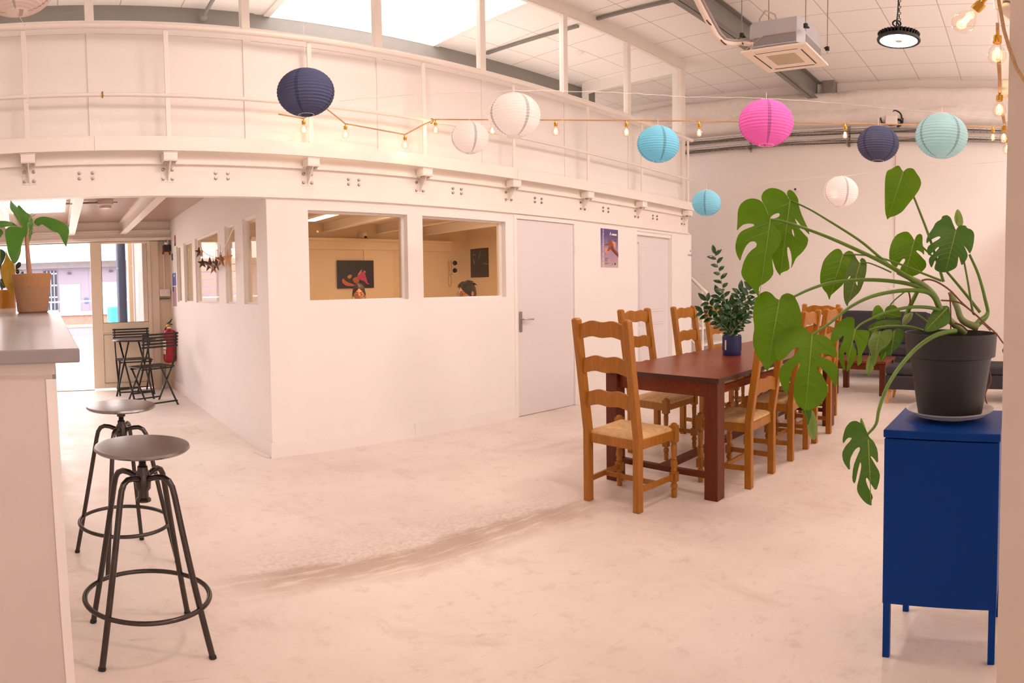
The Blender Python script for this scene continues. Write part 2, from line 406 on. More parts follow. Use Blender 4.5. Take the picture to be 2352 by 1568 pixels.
# --- partition of the glazed office
W1, W2 = (1.913, 2.83, 1.212, 1.937), (2.986, 3.95, 1.207, 1.936)
D1, D2 = (4.075, 4.955, 0, 1.995), (6.105, 6.905, 0, 1.985)
holed('wall_front', WALLM, 'Y', YW, YW + .10, XC, XE, 0, 2.024, (W1, W2, D1, D2))
SW = [(6.95, 7.0)]
sw = [(4.65, 5.00, 1.203, 1.932), (5.24, 5.57, 1.203, 1.932), (5.83, 6.84, 1.203, 1.932), (7.0, 7.48, 1.203, 1.932), (7.67, 7.78, 1.203, 1.932)]
sw[0] = (4.645, 5.003, 1.20, 1.932); sw[1] = (5.24, 5.575, 1.20, 1.932); sw[2] = (5.83, 6.84, 1.20, 1.932); sw[3] = (7.0, 7.48, 1.20, 1.932); sw[4] = (7.67, 7.95, 1.20, 1.932)
holed('wall_side', WALLM, 'X', XC, XC + .055, YW + .10, YB, 0, 2.332, sw)
n = 2
for h in (W1, W2):
    b = MB(); b.box(h[0] - .01, h[0] + .02, YW + .06, YW + .105, h[2], h[3]); b.box(h[1] - .025, h[1] + .01, YW + .06, YW + .105, h[2], h[3]); b.box(h[0] + .02, h[1] - .025, YW + .06, YW + .105, h[2] - .01, h[2] + .012); b.box(h[0] + .02, h[1] - .025, YW + .06, YW + .105, h[3] - .015, h[3] + .01)
    w = struct(b.build('window_%d' % n, WHITE)); g = MB(); g.box(h[0] + .01, h[1] - .01, YW + .078, YW + .082, h[2], h[3]); g.build('pane', OGLASS, w); n += 1
for i, h in enumerate(sw):
    b = MB(); t = .016
    for y in (h[0], h[1] - t): b.box(XC + .022, XC + .058, y, y + t, h[2], h[3])
    for z in (h[2], h[3] - t): b.box(XC + .022, XC + .058, h[0] + t, h[1] - t, z, z + t)
    bl_ = MB()
    if i > 2:       # slatted blinds behind the last two lights
        for k in range(5): bl_.box(XC + .062, XC + .066, h[0] + (h[1]-h[0])*(k + .1)/5, h[0] + (h[1]-h[0])*(k + .85)/5, h[2], h[3])
    w = struct(b.build('window_%d' % n, WHITE))
    if i > 2: bl_.build('blind_print', mat('cream_blind', 'e9d2a4', .7), w)
    g = MB(); g.box(XC + .036, XC + .040, h[0], h[1], h[2], h[3]); g.build('pane', GLASS, w); n += 1
# baseboards
SB('baseboard_front', WHITE, (XC - .014, 2.86, YW - .016, YW, 0, .118), (2.86, D1[0] - .022, YW - .021, YW, 0, .125), (D1[1] + .022, D2[0], YW - .012, YW, 0, .118))
SB('baseboard_side', WHITE, (XC - .012, XC, YW, YB, 0, .118))
b = MB(); b.bar((1.50, 4.62, .008), (1.548, 4.385, .008), .012, .01); b.bar((1.49, 4.60, .004), (1.535, 4.40, .004), .008, .006); struct(b.build('trim_6', WHITE))
# door 1 (plain, closed) and door 2 (panelled, set back)
d = MB(); d.box(4.095, 4.935, YW + .012, YW + .05, .006, 1.973); o = struct(d.build('door_1', DOORM))
f = MB()
for q in ((D1[0] - .022, D1[0] + .018), (D1[1] - .018, D1[1] + .022)): f.box(*q, YW - .008, YW + .06, 0, 1.976)
f.box(D1[0] - .022, D1[1] + .022, YW - .0085, YW + .06, 1.976, 2.018); f.build('door_frame', WHITE, o, bevel=.003)
k = MB(); k.box(4.125, 4.163, YW, YW + .012, .855, 1.06); k.build('escutcheon', mat('brushed_steel', 'a79f98', .35, metal=.9), o, bevel=.006)
k = MB(); k.tube([(4.144, YW, .983), (4.144, YW - .045, .983), (4.16, YW - .05, .983), (4.27, YW - .05, .980)], .009, 10); k.build('door_handle', mat('brushed_handle', 'c0b8b0', .3, metal=.9), o, smooth=True)
for z in (.25, 1.65):
    k = MB(); k.tube([(4.945, YW - .008, z), (4.945, YW - .008, z + .09)], .008, 8); k.build('hinge', WHITE, o)
d = MB(); d.box(6.122, 6.892, YW + .06, YW + .10, .01, 1.94); o = struct(d.build('door_2', DOORM))
for z0, z1 in ((.12, .75), (.80, .92), (.97, 1.83)):
    p = MB(); p.box(6.22, 6.79, YW + .052, YW + .06, z0, z1); p.box(6.25, 6.76, YW + .046, YW + .06, z0 + .03, z1 - .03); p.build('door_panel', DOORM, o, bevel=.006)
k = MB(); k.tube([(6.17, YW + .06, .98), (6.17, YW + .02, .98), (6.26, YW + .015, .98)], .008, 8); k.build('door_handle', GALV, o, smooth=True)
text('door_sign', 'R.+0', .035, mat('sign_grey', 'a89a98', .6), o, (6.19, YW + .058, 1.84), (PI/2, 0, 0))
f = MB(); f.box(6.892, 6.94, YW - .006, YW + .112, 0, 1.94); f.box(6.098, 6.122, YW + .02, YW + .112, 0, 1.94); f.box(6.098, 6.94, YW + .018, YW + .112, 1.94, 1.992); f.build('door_frame', WHITE, o)
# end post of the office front
ep = SB('trim_7', WALLM, (7.31, 7.46, YW + .03, YW + .09, 0, 2.03))
text('wayfinding_sign', 'BUREAUX', .042, mat('sign_brown', '4a3a38', .6), ep, (7.385, YW + .0295, 1.735), (PI/2, 0, 0))
b = MB(); b.prism([(-.011, 0), (.011, 0), (0, .034)], 0, .001, Matrix.Translation((7.432, YW + .03, 1.785)) @ Matrix.Rotation(PI/2, 4, 'X')); b.build('arrow', mat('sign_black', '2a1c18', .6), ep)
# inside of the office
OFFW = mat('office_wall', 'e0cdb2', .7, var=.03, scale=2); OFFW2 = mat('office_panel', 'e5d2b8', .6)
SB('wall_office', OFFW, (6.69, 6.76, 5.4, YB, 0, 2.33), (6.0, 6.76, 5.35, 5.4, 0, 2.33), (5.95, 6.0, YW + .1, 5.4, 0, 2.33))
holed('wall_entrance', OFFW, 'Y', YB, YB + .14, -4.2, 9.2, 0, CEIL, ((-1.9, 1.30, 0, 2.06), (1.80, 2.75, .95, 1.95)))
SB('trim_8', OFFW2, (2.75, 6.3, YB - .05, YB, 1.93, 2.10), (2.75, 6.3, YB - .09, YB, 2.06, 2.10))
SB('trim_9', OFFW2, (4.62, 4.70, YB - .02, YB, 0, 1.93), (4.70, 5.15, YB - .012, YB, 0, 1.93))
# plank soffit of the gallery floor, its joists and the edge beam with bolts
PLANK = brick_mat('soffit_planks', 'b59a8c', '8e7568', 3.2, .095, .003, .32, .3, None, (0, 0, 0), .37, .12)
SB('trim_10', PLANK, (-4.2, XC + .1, YW + .06, YB, 2.33, 2.40)); SB('trim_11', mat('office_soffit', 'd8c3aa', .7), (XC + .1, XE, YW + .06, YB, 2.33, 2.40))
b = MB()
for x in (-.55, .20, .91): b.box(x - .045, x + .045, YW + .05, YB - .02, 2.15, 2.163); b.box(x - .045, x + .045, YW + .05, YB - .02, 2.31, 2.33); b.box(x - .006, x + .006, YW + .05, YB - .02, 2.163, 2.31)
struct(b.build('trim_12', STEELW))
b = MB()
for x in (2.05, 3.0, 3.95, 4.9, 5.8): b.box(x - .04, x + .04, YW + .1, YB, 2.19, 2.203); b.box(x - .006, x + .006, YW + .1, YB, 2.203, 2.335)
struct(b.build('trim_13', STEELW))
SB('trim_14', STEELW, (-4.1, XC, YB - .12, YB, 2.06, 2.10), (-4.1, XC, YB - .05, YB, 2.10, 2.33), (-4.1, XC, YB - .10, YB, 2.19, 2.205))
b = MB(); b.box(-4.1, XE, YW - .002, YW + .05, 2.042, 2.262); b.box(-4.1, XE - .001, YW - .035, YW + .051, 2.262, 2.28); b.box(-4.1, XE - .001, YW - .03, YW + .051, 2.024, 2.042); b.box(-4.1, XE, YW - .018, YW + .06, 2.28, 2.40)
beam = struct(b.build('trim_15', STEELW))
BX = [-1.24, -.181, .819, 1.915, 2.96, 3.988, 5.078, 6.085, 7.17]
def bolt(b, x, y, z, r=.0115):
    b.lathe([(0, 0), (r*1.15, 0), (r*1.15, .003), (r, .003), (r, .010), (0, .011)], (x, y, z), 8, Matrix.Rotation(PI/2, 4, 'X'))
for i, x in enumerate(BX[1:-1]):
    b = MB()
    for dx in (-.045, .045) if False else ((.36, .455),):
        for q in dx:
            for z in (2.165, 2.205): bolt(b, x + q, YW - .002, z)
    b.build('bolt_group', GALV, beam)
# --- gallery front: solid lower panels, glazed upper part
YP = 4.43
b = MB(); b.box(-4.1, 7.31, YP, YP + .05, 2.40, 3.34)
MX = [-.86, .295, 1.461, 2.611, 3.734, 4.877, 6.012, 7.26]
for x in MX[:-1]: b.box(x - .03, x + .03, YP - .012, YP, 2.40, 3.34)
b.box(-4.1, 7.31, YP - .008, YP + .05, 3.34, 3.44); struct(b.build('wall_gallery', WALLM))
for a, e in zip(MX, MX[1:]):
    b = MB(); b.box(a - .032, a + .032, YP - .01, YP + .055, 3.44, 4.46)
    if e == MX[-1]: b.box(e - .05, e + .05, YP - .01, YP + .055, 2.4, 4.46)
    b.box(a + .032, e - .032, YP, YP + .04, 3.44, 3.462); b.box(a + .032, e - .032, YP, YP + .04, 4.44, 4.46)
    w = struct(b.build('window_%d' % n, STEELW)); n += 1
    g = MB(); g.box(a + .03, e - .03, YP + .018, YP + .022, 3.44, 4.46); g.build('pane', GLASS, w)
SB('trim_16', STEELW, (-4.1, 7.31, YP - .015, YP + .06, 4.455, CEIL))
SB('wall_gallery_end', WALLM, (7.262, 7.305, YP + .06, 6.25, 2.42, 3.4), (7.262, 7.305, YP + .06, 4.6, 3.4, 4.42), (7.262, 7.305, 5.35, 5.42, 3.4, 4.42), (7.262, 7.305, 6.15, 6.25, 3.4, 4.42), (7.262, 7.305, YP + .06, 6.25, 4.42, CEIL + .02))
# stair flight behind the end of the office
st = thing('staircase', 'white steel staircase with handrail rising behind the office end post', 'stairs', (7.6, 4.2, 0))
for k in range(10):
    b = MB(); b.box(.05, .95, k*.262, k*.262 + .28, (k + 1)*.218 - .035, (k + 1)*.218); b.build('tread', STEELW, st)
for x in (.0, .95):
    b = MB(); b.bar((x + .025, -.1, -.0 + .06), (x + .025, 2.75, 2.35), .04, .2); b.build('stringer', STEELW, st)
b = MB(); b.tube([(.06, .06, 1.19), (.06, 2.6, 3.28)], .024, 10); b.build('handrail', STEELW, st, smooth=True)
b = MB(); b.tube([(.06, .14, .72), (.06, 2.6, 2.75)], .012, 8); b.build('mid_rail', STEELW, st, smooth=True)
for y in (.14, 1.2, 2.3):
    b = MB(); b.tube([(.06, y, y*.83 + .0), (.06, y, y*.823 + 1.14)], .017, 8); b.build('post', STEELW, st)
# right-hand post and beam of the opposite gallery
SB('trim_17', mat('post_paint', 'd6c9be', .5, var=.03, scale=3), (1.42, 1.60, -.14, .030, 0, 2.03), (1.42, 1.60, -.14, .034, 0, .02))
SB('trim_18', STEELW, (-4.2, 9.2, -.22, -.09, 2.03, 2.28), (-4.2, 9.3, -2.6, -.06, 2.28, 2.40))
# --- entrance: aluminium framed door leaf, glazing, outside
ED = mat('cream_aluminium', 'e3d2bb', .4)
b = MB(); x0, x1, yy = .452, 1.285, YB - .06
for q in ((x0, .60), (1.235, x1)): b.box(*q, yy, yy + .05, .03, 2.055)
b.box(.60, 1.235, yy, yy + .05, .80, .935); b.box(.60, 1.235, yy, yy + .05, 2.03, 2.055); b.box(.60, 1.235, yy, yy + .05, .03, .085); b.box(.60, 1.235, yy + .012, yy + .04, .085, .80)
dr = struct(b.build('door_3', ED, bevel=.003))
g = MB(); g.box(.59, 1.245, yy + .022, yy + .028, .92, 2.04); g.build('pane', GLASS, dr)
s_ = MB(); blk = mat('door_gasket', '2c2622', .6)
for q in ((.60, 1.235, .935, .941), (.60, .606, .935, 2.03), (1.229, 1.235, .935, 2.03)): s_.box(q[0], q[1], yy - .002, yy, q[2], q[3])
for q in ((.60, 1.225, .772, .776), (.60, .604, .10, .776), (1.221, 1.225, .10, .776), (.60, 1.225, .10, .104)): s_.box(q[0], q[1], yy + .008, yy + .0125, q[2], q[3])
s_.build('gasket', blk, dr)
SB('trim_19', ED, (-1.9, XC, YB - .02, YB + .02, 2.05, 2.10), (1.29, 1.40, YB - .03, YB, 0, 2.08)); SB('trim_20', blk, (-1.9, 1.56, YB - .045, YB - .02, 2.055, 2.067))
SB('trim_21', GALV, (-1.9, .46, YB - .02, YB + .14, -.01, .012))
# sash of the open inner window seen through the leaf
b = MB(); b.box(1.11, 1.17, 9.55, 9.61, 0, 2.3); b.box(.55, .63, 9.55, 9.6, .2, 2.3); b.box(.55, 1.17, 9.55, 9.6, 2.2, 2.3); struct(b.build('trim_22', mat('outer_frame', 'cbbba4', .5)))
# office windows to the yard, with louvres outside
b = MB()
for q in ((1.80, 1.84), (2.25, 2.33), (2.71, 2.75)): b.box(*q, YB, YB + .06, .95, 1.95)
w = struct(b.build('window_%d' % n, ED)); n += 1; g = MB(); g.box(1.8, 2.75, YB + .02, YB + .025, .95, 1.95); g.build('pane', GLASS, w)

# upper room enclosure beyond the gallery glazing
SB('floor_upper', mat('upper_floor', 'e4dcd4', .6), (-4.1, 7.25, YP + .06, 8.3, 2.402, 2.42))
SB('wall_upper_room', WALLM, (-4.2, 9.2, 8.3, 8.4, 2.4, CEIL), (-4.2, -4.1, YP, 8.4, 2.4, CEIL))
# ================================================================ OUTSIDE (yard beyond the entrance)
ASPH = mat('pale_yard', 'd8d2cc', .9, var=.06, scale=1.5)
SB('ground_outside', ASPH, (-16, 18, YB + .14, 21, -.15, -.015))
FAC = brick_mat('facade_panels', '8f8b9e', '797586', 1.3, 2.4, .012, .6, .1, None, (0, 0, 0), 0, .06, axes='XZ')
RIS = mat('dock_riser', 'a98f82', .9, var=.2, scale=12); RISB = mat('dock_riser_grey', '8f90a2', .8, var=.1, scale=6)
CON = mat('dock_concrete', 'd6cfc8', .85)
SB('terrain_dock', RISB, (-16, 18, 21, 22.2, -.15, .27)); SB('kerb_dock', RIS, (-16, 18, 20.96, 22.0, .27, .33)); SB('terrain_dock_upper', RIS, (-16, 18, 22.2, 27, -.15, .66)); SB('kerb_dock_upper', CON, (-16, 18, 22.1, 27, .66, .72))
fa = thing('warehouse', 'long grey panelled warehouse across the yard beyond the entrance', 'building', (0, 26, .72))
b = MB(); b.box(-16, 18, 0, .3, 0, 2.6); b.build('facade', FAC, fa)
b = MB(); b.box(-16, 18, -1.2, .4, 2.08, 3.2); b.build('canopy', mat('white_canopy', 'e8e6e4', .6), fa)
b = MB(); b.box(-16, 18, -.5, 0, 1.83, 2.08); b.build('fascia', mat('grey_fascia', '7f7d84', .6, var=.1, scale=3), fa)
b = MB(); b.box(.06, .92, -.05, 0, 0, 1.15); b.build('shutter', mat('white_shutter', 'f0eeee', .5), fa)
b = MB(); b.box(1.78, 2.7, -.05, 0, 0, 1.2); b.build('shutter', mat('white_shutter', 'f0eeee', .5), fa)
b = MB(); b.box(-.62, -.05, -.04, 0, .1, 1.75)
f = b.build('window', mat('dark_window', '3b4456', .2), fa)
b = MB()
for z in (.6, 1.1, 1.6): b.box(-.62, -.05, -.06, -.04, z, z + .06)
for x in (-.48, -.33, -.19): b.box(x, x + .03, -.06, -.04, .1, 1.75)
b.build('glazing_bar', mat('pale_bar', 'c9c6d0', .5), f)
for x, z in ((.42, 1.58), (2.2, 1.62), (4.2, 1.6), (6.0, 1.6)):
    b = MB(); b.box(x, x + .15, -.07, 0, z, z + .08); b.build('vent', mat('dark_vent', '55525c', .6), fa)
b = MB(); b.box(1.1, 1.26, -.04, 0, .32, .56); b.build('sign_plate', mat('blue_sign', '5a68c8', .5), fa)
b = MB(); b.box(-16, 18, -3.4, -3.34, .72, .80)
rl = thing('dock_railing', 'thin white railing along the loading dock across the yard', 'railing', (0, 22.6, .72))
b = MB(); b.bar((-16, 0, .44), (18, 0, .44), .05); b.build('top_rail', WHITE, rl)
for k in range(18):
    b = MB(); b.bar((-15.5 + k*1.9, 0, 0), (-15.5 + k*1.9, 0, .44), .04); b.build('post', WHITE, rl)
ow = thing('louvred_screen', 'white louvred screen outside the office windows', 'screen', (0, 9.6, 0))
b = MB(); b.box(1.75, 1.8, -.04, 0, 0, 2.6); b.box(4.4, 4.45, -.04, 0, 0, 2.6); b.build('frame', STEELW, ow)
b = MB()
for k in range(21): b.box(1.75, 4.45, -.05, -.02, .1 + k*.12, .1 + k*.12 + .10, Matrix.Identity(4))
b.build('louvre_panel', mat('louvre_white', 'ece6ea', .6), ow)
# concrete return wall and blue column outside the glazed leaf, notice sheet on it
ox = SB('wall_porch', mat('raw_concrete', 'b9aeb0', .85, var=.14, scale=3, stretch=(1, 1, .3)), (1.20, 1.32, 8.60, 10.6, 0, 2.6))
nt_ = tag(MB().box(1.196, 1.199, 9.05, 9.35, 1.18, 1.68).build('notice_sheet', PAPER), 'blank white notice sheet taped inside the porch wall behind the glass door', 'notice')
cl = MB(); cl.tube([(1.03, 9.9, -.01), (1.03, 9.9, 2.6)], .08, 20); cl = tag(cl.build('steel_column', mat('blue_steel', '46506b', .3, metal=.4), smooth=True), 'dark blue round steel column seen through the glass door', 'column')
bk = thing('bicycle', 'bicycle with a turquoise bag parked beyond the glass door', 'bicycle', (2.02, 16.0, -.01), .25)
for x in (-.45, .5):
    b = MB(); b.ring((x, 0, .33), .31, .018, 32, 6, Matrix.Rotation(PI/2, 4, 'X')); b.build('wheel', BLACKP, bk)
b = MB()
for p, q in (((-.45, 0, .33), (-.1, 0, .75)), ((-.1, 0, .75), (.42, 0, .78)), ((.5, 0, .33), (.38, 0, .95)), ((-.05, 0, .3), (-.13, 0, .85)), ((-.05, 0, .3), (.42, 0, .75)), ((-.45, 0, .33), (-.05, 0, .3))): b.tube([p, q], .016, 8)
b.build('frame', mat('bicycle_grey', '6b6870', .4), bk)
b = MB(); b.box(-.2, .03, -.08, .08, .86, .91); b.build('saddle', BLACKP, bk, bevel=.02)
b = MB(); b.tube([(.36, -.25, 1.02), (.38, 0, .98), (.36, .25, 1.02)], .012, 8); b.build('handlebar', BLACKP, bk)
b = MB(); b.box(-.75, -.25, -.19, .19, .62, 1.05); b.build('bag', mat('turquoise_bag', '35b3c4', .5), bk, bevel=.05)
# ================================================================ GALLERY RAILING
YR = 4.27
ra = thing('gallery_railing', 'white tubular steel railing along the gallery edge with kick board', 'railing', (0, YR, 0))
b = MB(); b.tube([(-4, 0, 3.343), (7.24, 0, 3.343)], .025, 12); b.build('handrail', STEELW, ra, smooth=True)
b = MB(); b.tube([(-4, .01, 2.775), (7.24, .01, 2.775)], .016, 10); b.build('mid_rail', STEELW, ra, smooth=True)
b = MB(); e = [-4, -1.24, .285, 4.005, 7.29]
for p, q in zip(e, e[1:]): b.box(p + .0015, q - .0015, -.012, .012, 2.345, 2.452)
b.build('kick_board', STEELW, ra)
for x in BX:
    b = MB(); b.box(x - .018, x + .018, .012, .028, 2.33, 3.33); b.build('post', STEELW, ra, bevel=.003)
b = MB()
for x in (.355, 3.03, 3.58): b.ring((x, .01, 2.775), .021, .006, 20, 6, Matrix.Rotation(PI/2, 4, 'Y'))
b.build('rail_clip', BRASS, ra, smooth=True)
pos = ['out at the left end of the gallery beam', 'above the bar plant', 'above the corridor beside the office corner', 'above the wider office window by the corner', 'above the office window by the door', 'above the plain closed door', 'above the hand poster', 'above the panelled door', 'at the gallery end by the stairs']
br0 = None
for i, x in enumerate(BX):
    if i == 0: continue
    lab = 'white bolted steel bracket under the gallery railing ' + pos[i]
    if br0 is None:
        br0 = thing('railing_bracket', lab, 'bracket', (x, YW, 2.13), 0, 'brackets under the gallery railing')
        b = MB(); b.box(-.05, .05, -.006, 0, 0, .135); b.build('wall_plate', STEELW, br0, bevel=.004)
        b = MB(); b.prism([(0, 0), (0, .135), (-.12, .135)], -.004, .004, Matrix(((0, 0, 1, 0), (1, 0, 0, 0), (0, 1, 0, 0), (0, 0, 0, 1)))); b.build('gusset', STEELW, br0)
        b = MB(); b.box(-.052, .052, -.135, -.03, .135, .142); b.box(-.05, .05, -.135, -.03, .142, .20); b.box(-.055, .055, -.14, -.03, .20, .206); b.build('tube_end', STEELW, br0, bevel=.004)
        for dx in (-.034, .034):
            for z in (.025, .095):
                b = MB(); bolt(b, dx, -.006, z); b.build('bolt', GALV, br0)
        b = MB()
        for dx in (-.03, .03): b.box(dx - .012, dx + .012, -.10, -.08, .122, .135)
        b.build('nut', GALV, br0)
    else: dup(br0, (x, YW, 2.13), 0, lab)
# opposite gallery: two brackets by the post
def rb(x, lab):
    r = thing('gallery_bracket', lab, 'bracket', (x, -.06, 2.10))
    b = MB(); b.box(-.28, 0, -.03, .15, .15, .30); b.build('tube_end', STEELW, r, bevel=.006)
    b = MB(); b.prism([(.145, .15), (-.1, .15), (-.1, 0), (-.02, 0)], -.006, .006, Matrix(((0, 0, 1, 0), (1, 0, 0, 0), (0, 1, 0, 0), (0, 0, 0, 1)))); b.build('gusset', STEELW, r)
    for x2, y in ((-.06, .11), (-.09, .03)):
        b = MB(); b.lathe([(0, -.008), (.012, -.008), (.012, 0)], (x2, y, .15), 8); b.build('bolt', GALV, r)
rb(1.93, 'cream steel bracket with bolts above the near post, top right'); rb(2.95, 'cream steel bracket behind the hanging bulbs, further along')
b = MB(); b.box(2.3, 2.36, .0, .022, 2.0, 2.9); struct(b.build('trim_23', STEELW))
# ================================================================ CEILING FITTINGS
ac = thing('ceiling_air_conditioner', 'ceiling cassette air conditioner with bare grey metal case hung on rods', 'air conditioner', (5.235, 2.10, 3.5))
b = MB(); b.box(-.31, .31, -.31, .31, 0, .022); b.box(-.25, .25, -.25, .25, .02, .05); pn = b.build('panel', mat('cassette_panel', 'f0e2d3', .45), ac, bevel=.006)
b = MB()
for i in range(24):
    for j in range(24): b.box(-.138 + i*.0115, -.138 + i*.0115 + .006, -.138 + j*.0115, -.138 + j*.0115 + .006, -.0015, 0)
b.build('grille', mat('grille_holes', '9c8d6f', .8), pn)
for k in range(4):
    M = Matrix.Rotation(k*PI/2, 4, 'Z'); b = MB(); b.box(-.20, .20, .218, .230, -.002, .001, M); b.build('louvre_slot', mat('slot_dark', '4c4440', .6), pn)
    b = MB(); b.box(-.20, .20, .236, .262, -.004, .0, M); b.build('louvre', mat('cassette_panel', 'f0e2d3', .45), pn)
b = MB(); c = .06; o8 = [(-.265+c, -.265), (.265-c, -.265), (.265, -.265+c), (.265, .265-c), (.265-c, .265), (-.265+c, .265), (-.265, .265-c), (-.265, -.265+c)]
b.prism(o8, .05, .325); cs = b.build('case', ACM, ac, bevel=.003)
b = MB(); b.box(-.268, -.265, -.2, .2, .07, .15); b.box(-.2, .2, -.268, -.265, .07, .15); b.build('insulation_strip', FOAM, cs)
b = MB(); b.tube([(-.27, .31, .02), (-.27, .1, .16), (-.27, -.2, .16)], .006, 6); b.lathe([(0, .325), (.05, .325), (.05, .34), (0, .342)], (.03, .05, 0), 16); b.build('cable', mat('pale_cable', 'b59a90', .6), ac)
for x, y in ((-.3, .3), (.3, .3), (-.3, -.3), (.3, -.3)):
    b = MB(); b.tube([(x, y, .14), (x, y, 1.10)], .005, 6); rd = b.build('hanging_rod', GALV, ac)
    b = MB(); b.lathe([(0, .17), (.02, .17), (.02, .21), (0, .21)], (x, y, 0), 10); b.box(min(x, x*.85), max(x, x*.85), y - .02, y + .02, .18, .19); b.build('clamp', BLACKP, rd)
b = MB(); b.tube([(0, .26, .325), (-.05, .24, .46), (-.10, .16, .52), (-.12, .06, .45), (-.12, .02, .33)], .008, 8); b.build('condensate_hose', mat('clear_hose', 'c9b3a4', .4), ac, smooth=True)
AL = V((5.235, 2.10, 3.5)); P = [(-.25, .20, .09)] + [tuple(at(x, y, Y=Y_) - AL) for x, y, Y_ in ((1703, 98, 2.42), (1680, 100, 2.44), (1660, 97, 2.46), (1645, 82, 2.49), (1630, 55, 2.53), (1614, 25, 2.58), (1598, -6, 2.64), (1575, -50, 2.75))]
pp = MB(); pp.tube([V(p) for p in P], .027, 10); q = pp.build('refrigerant_pipe', mat('white_lagging', 'ead9cb', .6), ac, smooth=True)
pp = MB(); pp.tube([V(p) + V((.03, -.02, .035)) for p in P], .016, 8); pp.tube([V(p) + V((-.02, .02, .03)) for p in P], .008, 6); pp.build('control_cable', mat('grey_cable', 'a59a96', .5), ac, smooth=True)
b = MB()
for p in (P[1], P[3], P[5]): b.ring(V(p) + V((.005, 0, .012)), .042, .006, 16, 6, Matrix.Rotation(1.0, 4, 'X'))
b.build('cable_tie', BLACKP, ac)
tag(MB().bar(at(1358, 47, Z=4.57), at(1590, -8, Z=4.57), .04, .03).build('conduit_strut', GREYSTEEL), 'grey metal conduit channel on the ceiling beside the gallery glazing', 'conduit')
hb = thing('pendant_lamp', 'round black high-bay pendant lamp with glowing white lens on a chain', 'lamp', (5.29, 1.07, 3.6))
b = MB(); b.lathe([(.165, 0), (.188, 0), (.192, .012), (.186, .03), (.15, .05), (.09, .075), (.055, .10), (.05, .14), (0, .145)], (0, 0, 0), 48)
for k in range(36): b.box(.06, .178, -.003, .003, .03, .085, Matrix.Rotation(2*PI*k/36, 4, 'Z') @ Matrix.Rotation(.32, 4, 'Y') @ Matrix.Translation((-.025, 0, .048)))
b.build('housing', BLACKP, hb, smooth=True)
b = MB(); b.lathe([(0, .004), (.035, .002), (.165, .006), (.165, .012), (0, .012)], (0, 0, 0), 48); b.build('lens', LAMPE, hb)
b = MB(); b.lathe([(0, -.001), (.03, -.001), (.03, .003), (0, .003)], (0, 0, 0), 20); b.build('sensor', mat('sensor_ivory', 'd9c7b5', .5), hb)
b = MB()
for k in range(22): b.ring((0, 0, .23 + k*.034), .014, .0035, 10, 5, Matrix.Rotation(PI/2, 4, 'X' if k % 2 else 'Y'))
b.build('chain', BLACKM, hb)
b = MB(); b.tube([(.0, .02, .14), (.035, .03, .2), (.03, .02, .3), (-.02, .0, .5), (-.03, .0, 1.0)], .006, 6); b.ring((.0, .0, .17), .05, .008, 20, 6, Matrix.Rotation(1.1, 4, 'X')); b.ring((.0, .02, .19), .035, .008, 20, 6, Matrix.Rotation(.6, 4, 'Y')); b.box(.03, .08, -.02, .02, .08, .17); b.build('cable', BLACKP, hb)
tag(MB().bar(at(1328, 60, Z=4.57), at(1118, 123, Z=4.57), .04, .03).build('conduit_strut', GREYSTEEL), 'grey metal conduit channel on the upper room ceiling behind the glazing', 'conduit')
q = at(1332, 121, Z=4.585); sd = thing('smoke_detector', 'small round white smoke detector on the upper room ceiling behind the glass', 'smoke detector', (q.x, q.y, CEIL))
b = MB(); b.lathe([(0, 0), (.06, 0), (.058, -.02), (0, -.022)], (0, 0, 0), 24); b.build('base', PLASTICW, sd); b = MB(); b.lathe([(.045, -.02), (.035, -.045), (0, -.05)], (0, 0, 0), 24); b.build('sensor', PLASTICW, sd)
# bulkhead light and corridor light panel under the gallery
p = at(242, 469, Z=2.29)
bl = thing('bulkhead_lamp', 'small white round bulkhead lamp under the gallery beside a joist', 'lamp', (p.x, p.y, 2.33))
b = MB(); b.lathe([(0, 0), (.085, 0), (.085, -.045), (.07, -.06), (0, -.062)], (0, 0, 0), 24); b.build('housing', mat('bulkhead_white', 'dcc9c2', .5), bl, smooth=True)
b = MB(); b.lathe([(.07, -.058), (.06, -.085), (0, -.095)], (0, 0, 0), 24); b.build('lens', mat('bulkhead_lens', 'cbb8b4', .3), bl, smooth=True)
b = MB(); b.tube([(-.08, 0, -.02), (-.42, .02, -.02)], .011, 8); b.tube([(.08, 0, -.02), (.13, 0, -.02)], .006, 6); b.build('conduit', mat('conduit_grey', '8b7a74', .5), bl)
lp = thing('light_panel', 'bright rectangular light panel under the gallery above the entrance corridor', 'light panel', (-.38, 6.0, 2.318))
b = MB(); b.box(-.47, .47, -1.5, 1.1, 0, .012); b.box(-.49, -.47, -1.52, 1.12, -.012, .012); b.box(.47, .49, -1.52, 1.12, -.012, .012); b.box(-.49, .49, 1.1, 1.12, -.012, .012); b.build('frame', STEELW, lp)
b = MB(); b.box(-.46, .46, -1.49, 1.09, -.006, 0); b.build('diffuser', emit_mat('panel_diffuser', 'fff6f2', 3), lp)
